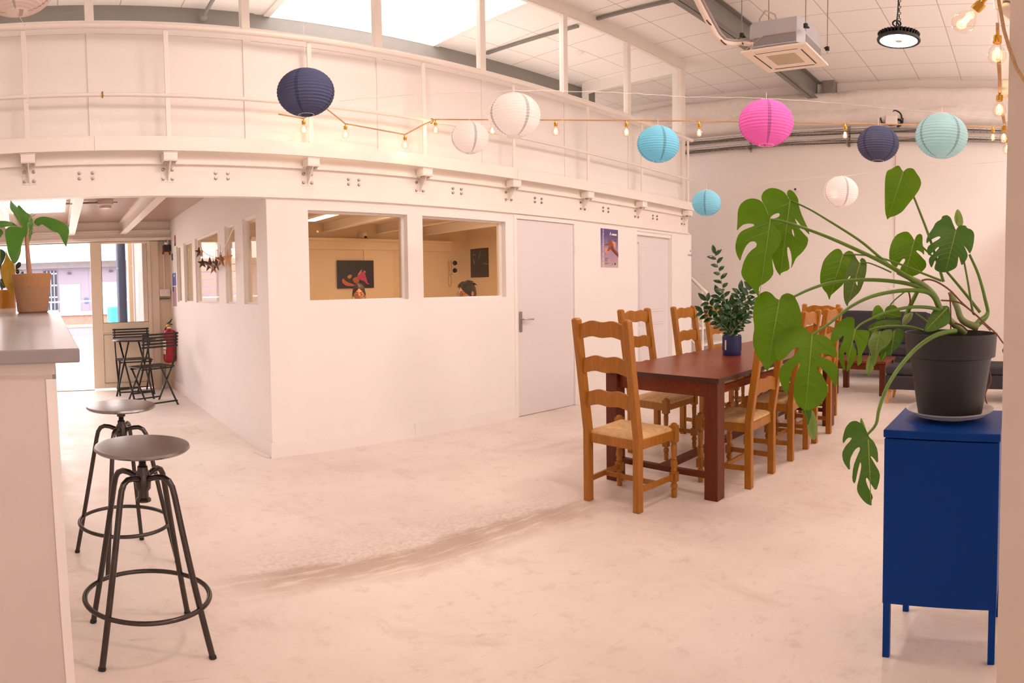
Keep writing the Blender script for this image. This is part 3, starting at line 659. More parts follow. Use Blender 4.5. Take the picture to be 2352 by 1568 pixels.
# ================================================================ FAR WALL FITTINGS
def tray(name, z, lab):
    t = thing(name, lab, 'cable tray', (0, 0, z))
    b = MB(); y0, y1 = 7.0, -.4
    for dx, dz in ((.03, .05), (.03, 0), (.09, 0), (.15, 0), (.15, .05)): b.tube([(wx(y0) - dx, y0, dz), (wx(y1) - dx, y1, dz)], .0035, 5)
    for k in range(74):
        y = 7.0 - k*.1; x = wx(y); b.tube([(x - .03, y, .05), (x - .03, y, 0), (x - .15, y, 0), (x - .15, y, .05)], .003, 5)
    b.build('wire_basket', GALV, t)
    for j, (dx, dz, r) in enumerate(((.06, .02, .009), (.10, .018, .007), (.125, .03, .006))):
        b = MB(); b.tube([(wx(y) - dx - .012*math.sin(y*2.1 + j), y, dz + .02*math.sin(y*1.7 + j*2)) for y in [7 - i*.15 for i in range(50)]], r, 7); b.build('cable', mat('tray_cable', ('4a423d', '6b615a', '8a7d74')[j], .6), t, smooth=True)
    for y in (5.9, 4.2, 2.6, 1.0):
        b = MB(); x = wx(y); b.box(x - .17, x - .01, y - .015, y + .015, -.02, -.005); b.box(x - .024, x - .006, y - .015, y + .015, -.06, .12); b.build('wall_bracket', GALV, t)
tray('cable_tray', 3.72, 'upper wire cable tray with dark cables along the far wall'); tray('cable_tray', 3.57, 'lower wire cable tray along the far wall, just under the other')
p = at(2050, 279, X=9.1); jb = thing('wifi_access_point', 'square cream access box with black cable loops above the cable trays', 'access point', (wx(p.y) - .15, p.y, p.z))
b = MB(); b.box(-.04, .05, -.09, .09, -.07, .08); b.build('box', PLASTICW, jb, bevel=.015)
b = MB(); b.tube([(.0, -.0 + .17*math.cos(t)*(1 if math.cos(t) > 0 else .9), .02 + .15*abs(math.sin(t))**.8 - .03*(abs(math.cos(t)) < .25)) for t in [PI*k/24 for k in range(25)]], .012, 7)
for r in (.10, .13): b.tube([(.01, -.08 - r*.6*math.cos(t), -.04 + r*.5*math.sin(t)) for t in [PI*k/10 - PI/2 for k in range(11)]], .01, 6)
b.tube([(.0, .17, .03), (0, .15, -.03), (0, .02, -.075), (0, -.1, -.065), (0, -.17, -.04), (0, -.17, .03)], .012, 7); b.build('cable', BLACKP, jb, smooth=True)
p = at(1831, 435, X=9.0); q = thing('wall_sensor', 'tiny white wall sensor with black eye on the far wall', 'sensor', (wx(p.y), p.y, p.z))
b = MB(); b.tube([(0, 0, 0), (-.09, .02, 0)], .022, 12); b.build('body', PLASTICW, q); b = MB(); b.tube([(-.09, .02, 0), (-.10, .022, 0)], .018, 12); b.build('eye', BLACKP, q)
p = at(2036, 667, X=9.1); q = thing('wall_socket', 'pair of small wall outlets low on the far wall behind the big plant', 'socket', (wx(p.y), p.y, p.z))
for dy in (-.07, .07):
    b = MB(); b.box(-.012, 0, dy - .05, dy + .05, -.05, .05); b.build('socket_plate', PLASTICW, q, bevel=.006)
p0 = at(2057, 380, X=9.15)
b = MB(); b.tube([(wx(p0.y) - .012, p0.y, .3), (wx(p0.y) - .012, p0.y, 3.55)], .010, 8); tag(b.build('wall_conduit', mat('conduit_cream', 'e2cfc4', .6)), 'thin cream vertical conduit running up the far wall', 'conduit')
b = MB(); struct(SB('baseboard_right', WHITE, (0, 0, 0, 0, 0, 0))) if False else None
# ================================================================ LADDER-BACK CHAIRS AND TABLE
def slat(z, y, hgt, w=.335):
    n = 25; top = []; bot = []
    for i in range(n):
        t = i/(n-1); x = -w/2 + t*w; a = math.sin(PI*t)
        wave = .020*a + .007*math.cos(4*PI*t)*-1*(.3 + .7*a)
        top.append((x, z + hgt*.62 + wave)); bot.append((x, z - hgt*.38 + .8*wave))
    b = MB(); b.prism(top + bot[::-1], y - .009, y + .009, Matrix(((1, 0, 0, 0), (0, 0, 1, 0), (0, 1, 0, 0), (0, 0, 0, 1)))); return b
CG = 'oak ladder-back chairs around the long table'
def make_chair(lab):
    t = thing('dining_chair', lab, 'chair', (0, 0, 0), 0, CG)
    yb = lambda z: -.17 if z < .45 else -.17 - (z - .45)*.145
    for s in (-1, 1):
        b = MB(); x = s*.18; zs = [0, .30, .45, .60, 1.11]; w, d = .042, .046; rows = []
        for z in zs: rows.append([b._v((x + a*w/2, yb(z) + c*d/2, z)) for a, c in ((-1, -1), (1, -1), (1, 1), (-1, 1))])
        for A, B in zip(rows, rows[1:]):
            for k in range(4): b._f([A[k], A[(k+1) % 4], B[(k+1) % 4], B[k]])
        b._f(rows[0][::-1]); tp = [b._v((v.co.x*1 + (x - v.co.x)*.35, v.co.y + (yb(1.11) - v.co.y)*.35, 1.121)) for v in rows[-1]]
        for k in range(4): b._f([rows[-1][k], rows[-1][(k+1) % 4], tp[(k+1) % 4], tp[k]])
        b._f(tp); b.build('back_post', OAK, t, bevel=.004)
        b = MB(); x = s*.205; y = .165
        b.box(x - .022, x + .022, y - .022, y + .022, .36, .462)
        b.lathe([(0, .462), (.02, .462), (.019, .472), (.010, .478), (0, .479)], (x, y, 0), 14)
        b.lathe([(.016, .365), (.02, .352), (.014, .345), (.019, .338), (.018, .30), (.015, .26), (.019, .253), (.015, .246), (.021, .235), (.022, .21), (.016, .185), (.021, .178), (.016, .170), (.02, .162)], (x, y, 0), 14)
        b.box(x - .021, x + .021, y - .021, y + .021, .105, .165)
        b.lathe([(.02, .108), (.014, .098), (.021, .085), (.022, .07), (.014, .055), (.019, .045), (.016, .02), (.017, 0), (0, 0)], (x, y, 0), 14)
        b.build('leg', OAK, t, smooth=True, angle=50)
        b = MB(); b.bar((s*.182, -.15, .135), (s*.203, .15, .135), .018, .034); b.bar((s*.182, -.15, .405), (s*.203, .15, .405), .022, .055); b.build('side_rail', OAK, t, bevel=.003)
    for z, h in ((1.035, .085), (.835, .085), (.635, .085)): slat(z, yb(z), h).build('backrest', OAK, t, bevel=.003)
    b = MB(); b.bar((-.19, .165, .405), (.19, .165, .405), .022, .055); b.bar((-.17, -.165, .405), (.17, -.165, .405), .022, .055); b.bar((-.19, .0, .135), (.19, .0, .135), .018, .03); b.bar((-.17, -.165, .40), (.17, -.165, .40), .02, .05); b.build('stretcher', OAK, t, bevel=.003)
    # rush seat: four woven triangles dipping to the middle
    b = MB(); n = 28; rows = []
    for j in range(n + 1):
        v = j/n; y = -.168 + v*.345; hw = .178 + .030*v; row = []
        for i in range(n + 1):
            u = i/n; e = 2*min(u, 1 - u, v, 1 - v); e2 = max(abs(2*u - 1), abs(2*v - 1))
            rid = .0022*math.sin(e2*n*2.6)
            z = .443 + .016*min(1, e*6)**.5 - .007*e + rid
            row.append(b._v((-hw + 2*hw*u, y, z)))
        rows.append(row)
    for A, B in zip(rows, rows[1:]):
        for k in range(n): b._f([A[k], A[k+1], B[k+1], B[k]])
    ed = [rows[0][i] for i in range(n + 1)] + [rows[j][n] for j in range(1, n + 1)] + [rows[n][i] for i in range(n - 1, -1, -1)] + [rows[j][0] for j in range(n - 1, 0, -1)]
    lo = [b._v((v.co.x, v.co.y, .425)) for v in ed]
    for k in range(len(ed)): b._f([ed[k], ed[(k+1) % len(ed)], lo[(k+1) % len(ed)], lo[k]])
    b._f(lo); b.build('seat', RUSH, t, smooth=True, angle=60)
    return t
ch = make_chair('oak ladder-back chair with pale rush seat at the near end of the table')
ch.location = (2.885, 2.13, 0); ch.rotation_euler = (0, 0, -PI/2)
for x, y, r, lab in ((3.60, 1.775, 0, 'oak ladder-back chair nearest the blue cabinet on the plant side of the long table'),
                     (4.30, 1.775, .03, 'middle oak ladder-back chair on the plant side of the long table, partly behind leaves'),
                     (4.87, 1.775, -.02, 'farthest oak ladder-back chair on the plant side of the long table'),
                     (3.93, 2.585, PI, 'oak ladder-back chair on the office side of the table, nearest the near end'),
                     (4.69, 2.585, PI + .03, 'oak ladder-back chair on the office side of the table in front of the stairs'),
                     (5.46, 2.69, PI - .03, 'oak ladder-back chair on the office side behind the navy pot plant'),
                     (5.63, 1.96, PI/2, 'oak ladder-back chair at the far end of the long table')):
    dup(ch, (x, y, 0), r, lab)
tb = thing('dining_table', 'long dark mahogany dining table with ladder-back chairs around it', 'table', (4.245, 2.07, 0))
hx, hy = 1.165, .43
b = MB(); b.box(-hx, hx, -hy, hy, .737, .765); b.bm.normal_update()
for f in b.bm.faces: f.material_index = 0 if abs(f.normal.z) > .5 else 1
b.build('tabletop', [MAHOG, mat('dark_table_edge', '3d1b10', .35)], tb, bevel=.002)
for sx in (-1, 1):
    for sy in (-1, 1):
        b = MB(); x, y = sx*(hx - .065), sy*(hy - .062); b.box(x - .045, x + .045, y - .045, y + .045, 0, .737); b.build('leg', MAHOGV, tb, bevel=.004)
b = MB()
for sx in (-1, 1): b.box(sx*(hx - .065) - .012, sx*(hx - .065) + .012, -hy + .1, hy - .1, .64, .737)
for sy in (-1, 1): b.box(-hx + .1, hx - .1, sy*(hy - .062) - .012, sy*(hy - .062) + .012, .655, .70)
b.build('apron', MAHOG, tb, bevel=.003)
b = MB()
for sx in (-1, 1): b.box(sx*(hx - .065) - .02, sx*(hx - .065) + .02, -hy + .1, hy - .1, .13, .165)
b.box(-hx + .08, hx - .08, -.035, .035, .135, .165); b.build('stretcher', MAHOGV, tb, bevel=.003)
# ================================================================ BAR STOOLS
SEATM = mat('worn_steel_seat', '8a8482', .24, metal=.9, var=.12, scale=9)
def stool(lab, c, a0):
    t = thing('bar_stool', lab, 'stool', (*c, 0), a0, 'bar stools beside the counter')
    b = MB(); b.lathe([(0, .772), (.14, .772), (.157, .774), (.163, .780), (.160, .788), (.148, .789), (0, .786)], (0, 0, 0), 48); b.build('seat', SEATM, t, smooth=True)
    b = MB(); b.tube([(0, 0, .60), (0, 0, .775)], .0115, 12)
    for k in range(14): b.ring((0, 0, .66 + k*.006), .0115, .0022, 14, 4)
    b.build('screw', BLACKM, t, smooth=True)
    b = MB(); b.lathe([(0, .585), (.026, .585), (.026, .592), (.018, .6), (.018, .622), (.026, .632), (.028, .66), (.024, .69), (.018, .70), (.018, .712), (.014, .716), (0, .716)], (0, 0, 0), 24); b.build('hub', GUNM, t, smooth=True)
    b = MB(); b.lathe([(0, .735), (.02, .735), (.02, .76), (0, .76)], (0, 0, 0), 16); b.tube([(.015, 0, .748), (.05, 0, .748)], .004, 6); b.ball((.052, 0, .748), .009, 10, 6); b.build('lock_bolt', GUNM, t, smooth=True)
    for k in range(4):
        a = PI/4 + k*PI/2; pts = []
        for r, z in ((.015, .668), (.06, .682), (.085, .684), (.105, .675), (.118, .655), (.127, .62), (.25, 0)): pts.append((r*math.cos(a), r*math.sin(a), z))
        b = MB(); b.tube(pts, .0105, 12); lg = b.build('leg', GUNM, t, smooth=True)
        b = MB(); b.tube([(.2475*math.cos(a), .2475*math.sin(a), .012), (.25*math.cos(a), .25*math.sin(a), 0)], .0125, 12); b.build('foot_cap', BLACKP, lg)
    b = MB(); b.ring((0, 0, .205), .212, .0095, 64, 10); b.build('foot_ring', GUNM, t, smooth=True)
stool('dark metal bar stool standing in front of the other stool, by the counter end', (.262, 2.03), .02)
stool('dark metal bar stool with scuffed seat, behind the other stool', (.272, 2.827), math.radians(155 - 135))
# ================================================================ BISTRO SET
def bchair(lab, c, rz):
    t = thing('folding_chair', lab, 'chair', (*c, 0), rz, 'black folding bistro chairs by the entrance')
    for s in (-1, 1):
        x = s*.225
        b = MB(); b.bar((x, .21, .0), (x, -.10, .46), .008, .022, (1, 0, 0)); b.tube([(x, -.10, .45), (x, -.15, .54), (x, -.18, .62), (x, -.205, .86)], .011, 6); b.build('back_leg', BLACKM, t)
        b = MB(); b.bar((x*.9, -.23, .0), (x*.9, .14, .45), .008, .022, (1, 0, 0)); b.bar((x*.9, -.24, .006), (x*.9, -.21, .006), .014, .012); b.build('front_leg', BLACKM, t)
    b = MB()
    for k in range(5): b.box(-.25, .25, -.212 + k*.004, -.202 + k*.004, .835 - k*.036, .857 - k*.036)
    b.build('backrest', BLACKM, t, bevel=.003)
    b = MB()
    for k in range(9): b.box(-.225, .225, -.145 + k*.036, -.145 + k*.036 + .024, .458, .464)
    b.box(-.225, -.21, -.15, .18, .448, .458); b.box(.21, .225, -.15, .18, .448, .458); b.build('seat', BLACKM, t)
    b = MB()
    for y, z in ((.19, .045), (-.195, .045), (.13, .43), (-.12, .44)): b.bar((-.22, y, z), (.22, y, z), .008, .018)
    b.build('cross_bar', BLACKM, t)
bchair('black folding bistro chair nearest the camera, in front of the red extinguisher', (1.07, 7.13), math.radians(24))
bchair('black folding bistro chair against the glazed entrance door leaf', (.97, 8.05), PI + .03)
bt = thing('bistro_table', 'small round black folding bistro table between two folding chairs', 'table', (.93, 7.66, 0), .35)
b = MB(); b.lathe([(0, .742), (.262, .742), (.275, .735), (.28, .738), (.28, .750), (.272, .757), (0, .757)], (0, 0, 0), 48); b.build('tabletop', GUNM, bt, smooth=True)
for s in (-1, 1):
    for sg, nm in ((1, 'leg'), (-1, 'leg')):
        b = MB(); x = s*.15 if sg > 0 else s*.135; b.bar((x, sg*.24, 0), (x, -sg*.15, .735), .008, .024, (1, 0, 0)); b.build('leg', BLACKM, bt)
b = MB()
for y in (.2, -.2): b.bar((-.15, y, .09), (.15, y, .09), .008, .02)
b.build('cross_bar', BLACKM, bt)
# ================================================================ BAR COUNTER
BZ = 1.205
bc = thing('bar_counter', 'pale bar counter with thick grey worktop at the left edge', 'counter', (0, 1.14, 0))
b = MB(); b.prism([(-.95, 0), (.036, 0), (-.012, 3.75), (-.95, 3.75)], BZ - .027, BZ); b.build('countertop', COUNTER, bc, bevel=.003)
b = MB(); yy = .03
A = [(-.93, yy, 0), (.002, yy, 0), (-.045, 3.7, 0), (-.93, 3.7, 0)]; B = [(-.93, yy, BZ - .027), (-.018, yy, BZ - .027), (-.06, 3.7, BZ - .027), (-.93, 3.7, BZ - .027)]
lo = [b._v(p) for p in A]; hi = [b._v(p) for p in B]; b._f(lo[::-1]); b._f(hi)
for k in range(4): b._f([lo[k], lo[(k+1) % 4], hi[(k+1) % 4], hi[k]])
b.build('panel', BARP, bc)
b = MB(); b.box(-.93, -.012, yy - .010, yy, BZ - .05, BZ - .027); b.box(-.93, -.025, yy - .004, yy, BZ - .055, BZ - .05); b.build('under_batten', BARP, bc)
b = MB(); A = [(-.004, yy - .004, 0), (.012, yy - .004, 0), (-.030, 3.7, 0), (-.060, 3.7, 0)]; B = [(-.030, yy - .004, BZ - .06), (-.010, yy - .004, BZ - .06), (-.050, 3.7, BZ - .06), (-.070, 3.7, BZ - .06)]
lo = [b._v(p) for p in A]; hi = [b._v(p) for p in B]; b._f(lo[::-1]); b._f(hi)
for k in range(4): b._f([lo[k], lo[(k+1) % 4], hi[(k+1) % 4], hi[k]])
b.build('side_strip', WHITE, bc)
# ================================================================ EXTINGUISHER AND SMALL WALL THINGS
ex = thing('fire_extinguisher', 'red fire extinguisher hung low on the side wall behind the bistro chair', 'fire extinguisher', (1.482, 8.18, .37), -.9)
b = MB(); b.lathe([(0, .03), (.05, .0), (.080, .02), (.089, .05), (.089, .40), (.082, .43), (.05, .455), (.022, .465), (.02, .49), (0, .49)], (0, 0, 0), 32); b.build('cylinder', RED, ex, smooth=True)
b = MB(); b.lathe([(0, .47), (.026, .47), (.026, .49), (0, .49)], (0, 0, 0), 16); b.build('collar', PLASTICW, ex)
b = MB(); b.lathe([(0, .49), (.018, .49), (.018, .535), (0, .54)], (0, 0, 0), 12); b.tube([(0, 0, .52), (-.04, 0, .50), (-.05, 0, .48)], .011, 8); b.build('valve', BRASS, ex, smooth=True)
b = MB(); b.tube([(-.03, 0, .535), (.02, 0, .56), (.055, 0, .60)], [.012, .014, .008], 8); b.tube([(-.0, 0, .53), (.06, 0, .525)], .009, 8); b.build('lever', BLACKP, ex, smooth=True)
b = MB(); b.tube([(-.05, 0, .49), (-.085, .0, .42), (-.092, 0, .25), (-.09, 0, .12)], .010, 8); b.build('hose', BLACKP, ex, smooth=True)
b = MB()
for a0, a1, z0, z1 in ((-2.5, -1.4, .19, .33), (-2.3, -2.0, .125, .18), (-1.85, -1.5, .125, .18), (-2.9, -2.65, .07, .16)):
    n = 8
    for k in range(n):
        p, q = a0 + (a1 - a0)*k/n, a0 + (a1 - a0)*(k + 1)/n; r = .0898
        b.poly([(r*math.cos(p), r*math.sin(p), z0), (r*math.cos(q), r*math.sin(q), z0), (r*math.cos(q), r*math.sin(q), z1), (r*math.cos(p), r*math.sin(p), z1)])
b.build('instruction_label', PAPER, ex)
b = MB(); b.box(-.02, .02, .075, .12, .1, .42); b.build('wall_hook', GALV, ex)
tag(MB().tube([(1.40, 8.30, 0), (1.44, 8.33, .33)], .02, 8).build('grey_prop', GALV), 'grey tube leaning beneath the red extinguisher', 'tube')
p = at(378, 672, Y=YB); so = thing('wall_socket', 'double white socket box with a cable rising above it beside the glass door', 'socket', (p.x, YB, p.z))
b = MB(); b.box(-.075, .075, -.05, 0, -.05, .05); b.build('socket_plate', PLASTICW, so, bevel=.006)
for x in (-.037, .037):
    b = MB(); b.lathe([(.022, 0), (.026, 0), (.026, .006), (.022, .006)], (x, -.05, 0), 20, Matrix.Rotation(PI/2, 4, 'X')); b.build('socket_ring', PLASTICW, so)
b = MB(); b.box(-.07, .07, -.04, 0, -.09, -.075); b.build('strip', mat('strip_grey', '5c5a55', .5), so)
b = MB(); b.tube([(-.0, -.01, .05), (0, -.01, .62)], .008, 6); b.build('conduit', PLASTICW, so)
p = at(388, 567, Y=8.3); al = thing('wall_alarm', 'small wall alarm with chrome dome and black and red body high in the corner', 'alarm', (1.52, 8.34, p.z))
b = MB(); b.box(-.06, .045, -.04, .04, -.06, .03); b.build('body', BLACKP, al, bevel=.01); b = MB(); b.ball((-.01, -.01, .06), .045, 16, 10); b.build('dome', CHROME, al, smooth=True)
b = MB(); b.tube([(-.05, -.03, -.02), (-.07, -.03, -.10)], .012, 8); b.tube([(.02, -.03, -.05), (.03, -.03, -.11)], .012, 8); b.build('tag', RED, al)
def sheet(name, X, y0, y1, z0, z1, lab, cat, m, parts=()):
    o = tag(MB().box(X - .004, X - .001, y0, y1, z0, z1).build(name, m), lab, cat)
    for nm, a, e, c, d, mm in parts: MB().box(X - .006, X - .004, a, e, c, d).build(nm, mm, o)
    return o
NAVY = mat('print_navy', '3c3a66', .5); BLUP = mat('print_blue', '5566b8', .5); LIL = mat('print_lilac', 'b88fa0', .5)
sheet('leaflet', XC, 8.02, 8.26, 1.60, 1.86, 'white leaflet with dark blue corner, topmost of the sheets near the corner', 'leaflet', PAPER, [('print', 8.17, 8.26, 1.77, 1.86, NAVY)])
sheet('leaflet', XC, 8.02, 8.26, 1.42, 1.59, 'bright blue leaflet between two white sheets near the corner', 'leaflet', BLUP, [('print', 8.10, 8.16, 1.54, 1.57, PAPER)])
sheet('leaflet', XC, 8.02, 8.26, 1.14, 1.405, 'lilac leaflet with dark corner, lowest of the sheets near the corner', 'leaflet', LIL, [('print', 8.18, 8.26, 1.34, 1.405, NAVY)])
sheet('sticker', XC, 7.96, 8.05, 1.95, 2.09, 'small red and blue sticker above the wall alarm', 'sticker', mat('sticker_red', 'b0464a', .5), [('print', 7.96, 8.05, 1.95, 1.985, NAVY)])
# ================================================================ POSTER OF A REACHING HAND
def grad_mat(name, stops, vertical=True):
    M = mat(name, 'ffffff', .45); nt = M.node_tree; N = nt.nodes; L = nt.links
    tc = N.new('ShaderNodeTexCoord'); sp = N.new('ShaderNodeSeparateXYZ'); L.new(tc.outputs['Generated'], sp.inputs[0])
    n = N.new('ShaderNodeTexNoise'); n.inputs['Scale'].default_value = 3; n.inputs['Detail'].default_value = 4; L.new(tc.outputs['Generated'], n.inputs[0])
    a = N.new('ShaderNodeMath'); a.operation = 'MULTIPLY_ADD'; a.inputs[1].default_value = .25; L.new(n.outputs[0], a.inputs[0]); L.new(sp.outputs[2], a.inputs[2])
    r = N.new('ShaderNodeValToRGB'); L.new(a.outputs[0], r.inputs[0])
    while len(r.color_ramp.elements) < len(stops): r.color_ramp.elements.new(.5)
    for e, (p, c) in zip(r.color_ramp.elements, stops): e.position = p; e.color = (*lin(c), 1)
    L.new(r.outputs[0], N['Principled BSDF'].inputs['Base Color']); return M
PX0, PX1, PZ0, PZ1 = 5.395, 5.715, 1.518, 1.965
po = tag(MB().box(PX0, PX1, YW - .004, YW - .001, PZ0, PZ1).build('poster', grad_mat('dusk_sky_print', [(.1, 'cdb0ac'), (.35, 'b594a4'), (.6, '9485a6'), (.9, '6a5c8c'), (1.0, '5a4e80')])), 'tall poster of a reaching hand against a dusk sky on the office front', 'poster')
def pq(u, v): return (PX0 + u*(PX1 - PX0), PZ0 + v*(PZ1 - PZ0))
def flatpoly(name, pts, m, off=.0055, par=None):
    b = MB(); q = [pq(*p) for p in pts]; b.prism(q, 0, .0008, Matrix(((1, 0, 0, 0), (0, 0, -1, YW - off + .0), (0, 1, 0, 0), (0, 0, 0, 1)))); return b.build(name, m, par or po)
HP = mat('print_hand', '9a4a2c', .5, var=.3, scale=30); HPD = mat('print_hand_dark', '6b2f1c', .5)
flatpoly('cloud_print', [(.62, .62), (.72, .70), (.85, .66), (.86, .56), (.76, .50), (.64, .52)], mat('print_cloud', 'd9957a', .5), .0045)
flatpoly('cloud_print', [(.20, .50), (.36, .52), (.48, .46), (.46, .38), (.30, .36), (.20, .40)], mat('print_cloud2', 'cf9078', .5), .0045)
flatpoly('hand_print', [(1, .28), (1, .40), (.84, .46), (.76, .49), (.70, .62), (.62, .665), (.57, .66), (.535, .77), (.49, .775), (.52, .655), (.48, .645), (.445, .73), (.405, .735), (.44, .63), (.22, .595), (.225, .565), (.45, .575), (.47, .55), (.34, .43), (.40, .415), (.55, .48), (.62, .44), (.72, .40)], HP)
flatpoly('hand_print', [(1, .28), (1, .33), (.80, .42), (.70, .50), (.62, .56), (.58, .52), (.66, .44), (.80, .37)], HPD, .0062)
PW = mat('print_white', 'f2e9e8', .5); PD = mat('print_ink', '4b4266', .5)
text('poster_title', 'JOURNÉE DES CHORÉGRAPHES #16', .0292, PW, po, ((PX0 + .043), YW - .0046, (PZ0 + PZ1)/2), (PI/2, -PI/2, 0))
b = MB()
for z in (.865, .842): b.box(PX0 + .20, PX0 + .293, YW - .006, YW - .0045, PZ0 + z*.447, PZ0 + (z + .02)*.447)
b.build('logo_block', PW, po); text('logo_text', 'agora danse', .011, PD, po, (PX0 + .247, YW - .0068, PZ0 + .863*.447), (PI/2, 0, 0)) if False else None
flatpoly('logo_outline', [(.49, .84), (.52, .84), (.54, .895), (.56, .84), (.585, .84), (.55, .92), (.53, .92)], PW)
b = MB()
for z, w in ((.80, .09), (.78, .05), (.745, .10), (.72, .045), (.70, .05), (.685, .05)): b.box(PX1 - .03 - w, PX1 - .03, YW - .0055, YW - .0045, PZ0 + z*.447, PZ0 + (z + .009)*.447)
for z, w in ((.335, .02), (.24, .08), (.22, .05), (.20, .045), (.175, .05), (.15, .045), (.105, .075), (.085, .06)): b.box(PX0 + .07, PX0 + .07 + w, YW - .0055, YW - .0045, PZ0 + z*.447, PZ0 + (z + .009)*.447)
b.build('small_print', PD, po)
flatpoly('emblem', [(.81, .135), (.86, .10), (.81, .06), (.76, .10)], mat('print_black', '3a3238', .5)); flatpoly('emblem', [(.62, .115), (.70, .115), (.70, .07), (.62, .07)], mat('print_grey', 'a59a90', .5))
# ================================================================ PAPER LANTERNS
def lantern(lab, px, py, d, dia, col, tl=.42, wire=None, wire_shade=.8):
    r_ = ray(px, py); p = V((0, 0, H)) + r_*d
    t = thing('paper_lantern', lab, 'lantern', p, random.uniform(0, 6))
    m1 = mat('lantern_paper_' + col, col, .8, translucent=tl, spec=.1); sc = [int(int(col[i:i+2], 16)*wire_shade) for i in (0, 2, 4)]
    m2 = mat('lantern_wire_shade_' + col, '%02x%02x%02x' % tuple(sc), .8, translucent=tl*.7, spec=.1)  # darker stripes paint the shadow of the inner wires onto the paper
    R = dia/2; n = 20; prof = []; sub = 4; ph0 = .27
    for i in range(n*sub + 1):
        a = ph0 + (PI - 2*ph0)*i/(n*sub); sag = math.sin(PI*(i % sub)/sub)
        rr = R*(1 - .030*sag); prof.append((rr*math.sin(a), -rr*math.cos(a)*.90))
    b = MB(); seg = 48; shade_segs = {3, 15, 27, 39}
    b.lathe(prof, (0, 0, 0), seg, None, lambda k, i: 1 if k in shade_segs else 0); b.build('shade', [m1, m2], t, smooth=True, angle=70)
    b = MB(); rr = R*math.sin(ph0); zz = R*math.cos(ph0)*.90
    b.ring((0, 0, zz), rr, .0015, 24, 5); b.ring((0, 0, -zz), rr, .0015, 24, 5)
    for s in (-1, 1): b.tube([(s*rr, 0, -zz), (s*R*.5, 0, 0), (s*rr, 0, zz)], .0012, 5)
    b.tube([(-rr, 0, zz), (0, 0, zz + .012), (rr, 0, zz)], .0012, 5); b.build('wire_frame', WIRE, t)
    b = MB(); b.tube([(0, 0, zz + .012), (0, 0, wire if wire else zz + .05)], .0012, 5); b.build('hanging_wire', WIRE, t)
    return t
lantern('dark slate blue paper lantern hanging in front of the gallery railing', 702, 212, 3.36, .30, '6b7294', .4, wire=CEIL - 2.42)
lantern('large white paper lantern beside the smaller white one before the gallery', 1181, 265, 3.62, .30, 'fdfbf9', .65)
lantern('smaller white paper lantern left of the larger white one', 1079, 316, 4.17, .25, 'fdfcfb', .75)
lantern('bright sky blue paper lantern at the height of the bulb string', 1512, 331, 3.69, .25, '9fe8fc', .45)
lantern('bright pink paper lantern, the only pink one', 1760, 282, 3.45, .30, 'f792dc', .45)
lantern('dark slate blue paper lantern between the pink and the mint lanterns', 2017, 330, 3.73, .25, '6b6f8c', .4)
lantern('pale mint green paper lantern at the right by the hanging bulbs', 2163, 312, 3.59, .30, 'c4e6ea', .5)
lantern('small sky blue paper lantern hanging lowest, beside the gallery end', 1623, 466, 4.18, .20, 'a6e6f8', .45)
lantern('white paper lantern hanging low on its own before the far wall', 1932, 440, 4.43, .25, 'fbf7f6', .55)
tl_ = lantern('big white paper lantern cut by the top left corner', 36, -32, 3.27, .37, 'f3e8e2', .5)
b = MB(); q = at(58, 60, 3.4) - tl_.location; q2 = at(63, 226, 3.4) - tl_.location; M = Matrix.Rotation(-tl_.rotation_euler.z, 4, 'Z')
b.tube([M @ V((0, 0, -.16)), M @ q, M @ q2], .0015, 5); b.ring(M @ (q2 + V((.0, 0, -.012))), .012, .002, 14, 5, Matrix.Rotation(PI/2, 4, 'X')); b.build('pull_cord', WIRE, tl_)
def fairy(lab, pts, sag=.02):
    P = [at(x, y, d) for x, y, d in pts]; out = []
    for A, B in zip(P, P[1:]):
        n = max(3, int((B - A).length/.09))
        for i in range(n): out.append(A.lerp(B, i/n) + V((0, 0, random.uniform(-.006, .006))))
    out.append(P[-1]); b = MB(); b.tube(out, .0018, 5); tag(b.build('fairy_wire_cord', WIRE), lab, 'fairy wire')
fairy('thin wavy white wire strung above the big white lantern along the gallery', [(776, 231, 4.9), (990, 217, 4.3), (1181, 208, 3.75), (1390, 211, 4.6), (1560, 222, 5.6), (2020, 246, 7.5), (2320, 278, 8.6)])
fairy('thin wavy white wire above the low white lantern, running to the near post', [(1705, 427, 6.2), (1800, 415, 5.2), (1932, 404, 4.45), (2100, 386, 4.2), (2322, 369, 3.9)])
# ================================================================ BULB STRINGS
def bulb(par, p, d=V((0, 0, -1)), s=1.0):
    d = V(d).normalized(); a = d.orthogonal().normalized(); c = d.cross(a)
    M = Matrix((a, c, -d)).transposed().to_4x4(); M.translation = p
    M = M @ Matrix.Scale(s, 4)
    b = MB(); b.T = M; b.lathe([(0, -.030), (.0135, -.030), (.015, -.028), (.015, -.002), (.006, 0), (.005, .02), (0, .02)], (0, 0, 0), 16); so = b.build('bulb', BRASS, par, smooth=True)
    b = MB(); b.T = M; b.lathe([(.0125, -.030), (.014, -.040), (.026, -.056), (.0315, -.075), (.030, -.090), (.020, -.104), (.008, -.109), (0, -.1095)], (0, 0, 0), 24); b.build('glass', BULBG, so, smooth=True)
    b = MB(); b.T = M
    for k in range(4): a_ = k*PI/2; b.tube([(.004*math.cos(a_), .004*math.sin(a_), -.048), (.007*math.cos(a_), .007*math.sin(a_), -.086)], .0014, 5)
    b.build('filament', FIL, so)
sl = thing('string_light', 'jute rope with bulbs strung across the hall from the gallery rail to the near post', 'string light', (0, 0, 0))
pts = [(686, 258, 4.22), (735, 215, 4.19)]
RP = [at(x, y, Y=4.21) for x, y in ((640, 262), (697, 272), (745, 246), (793, 284), (860, 296), (930, 309), (975, 285), (1000, 274))]
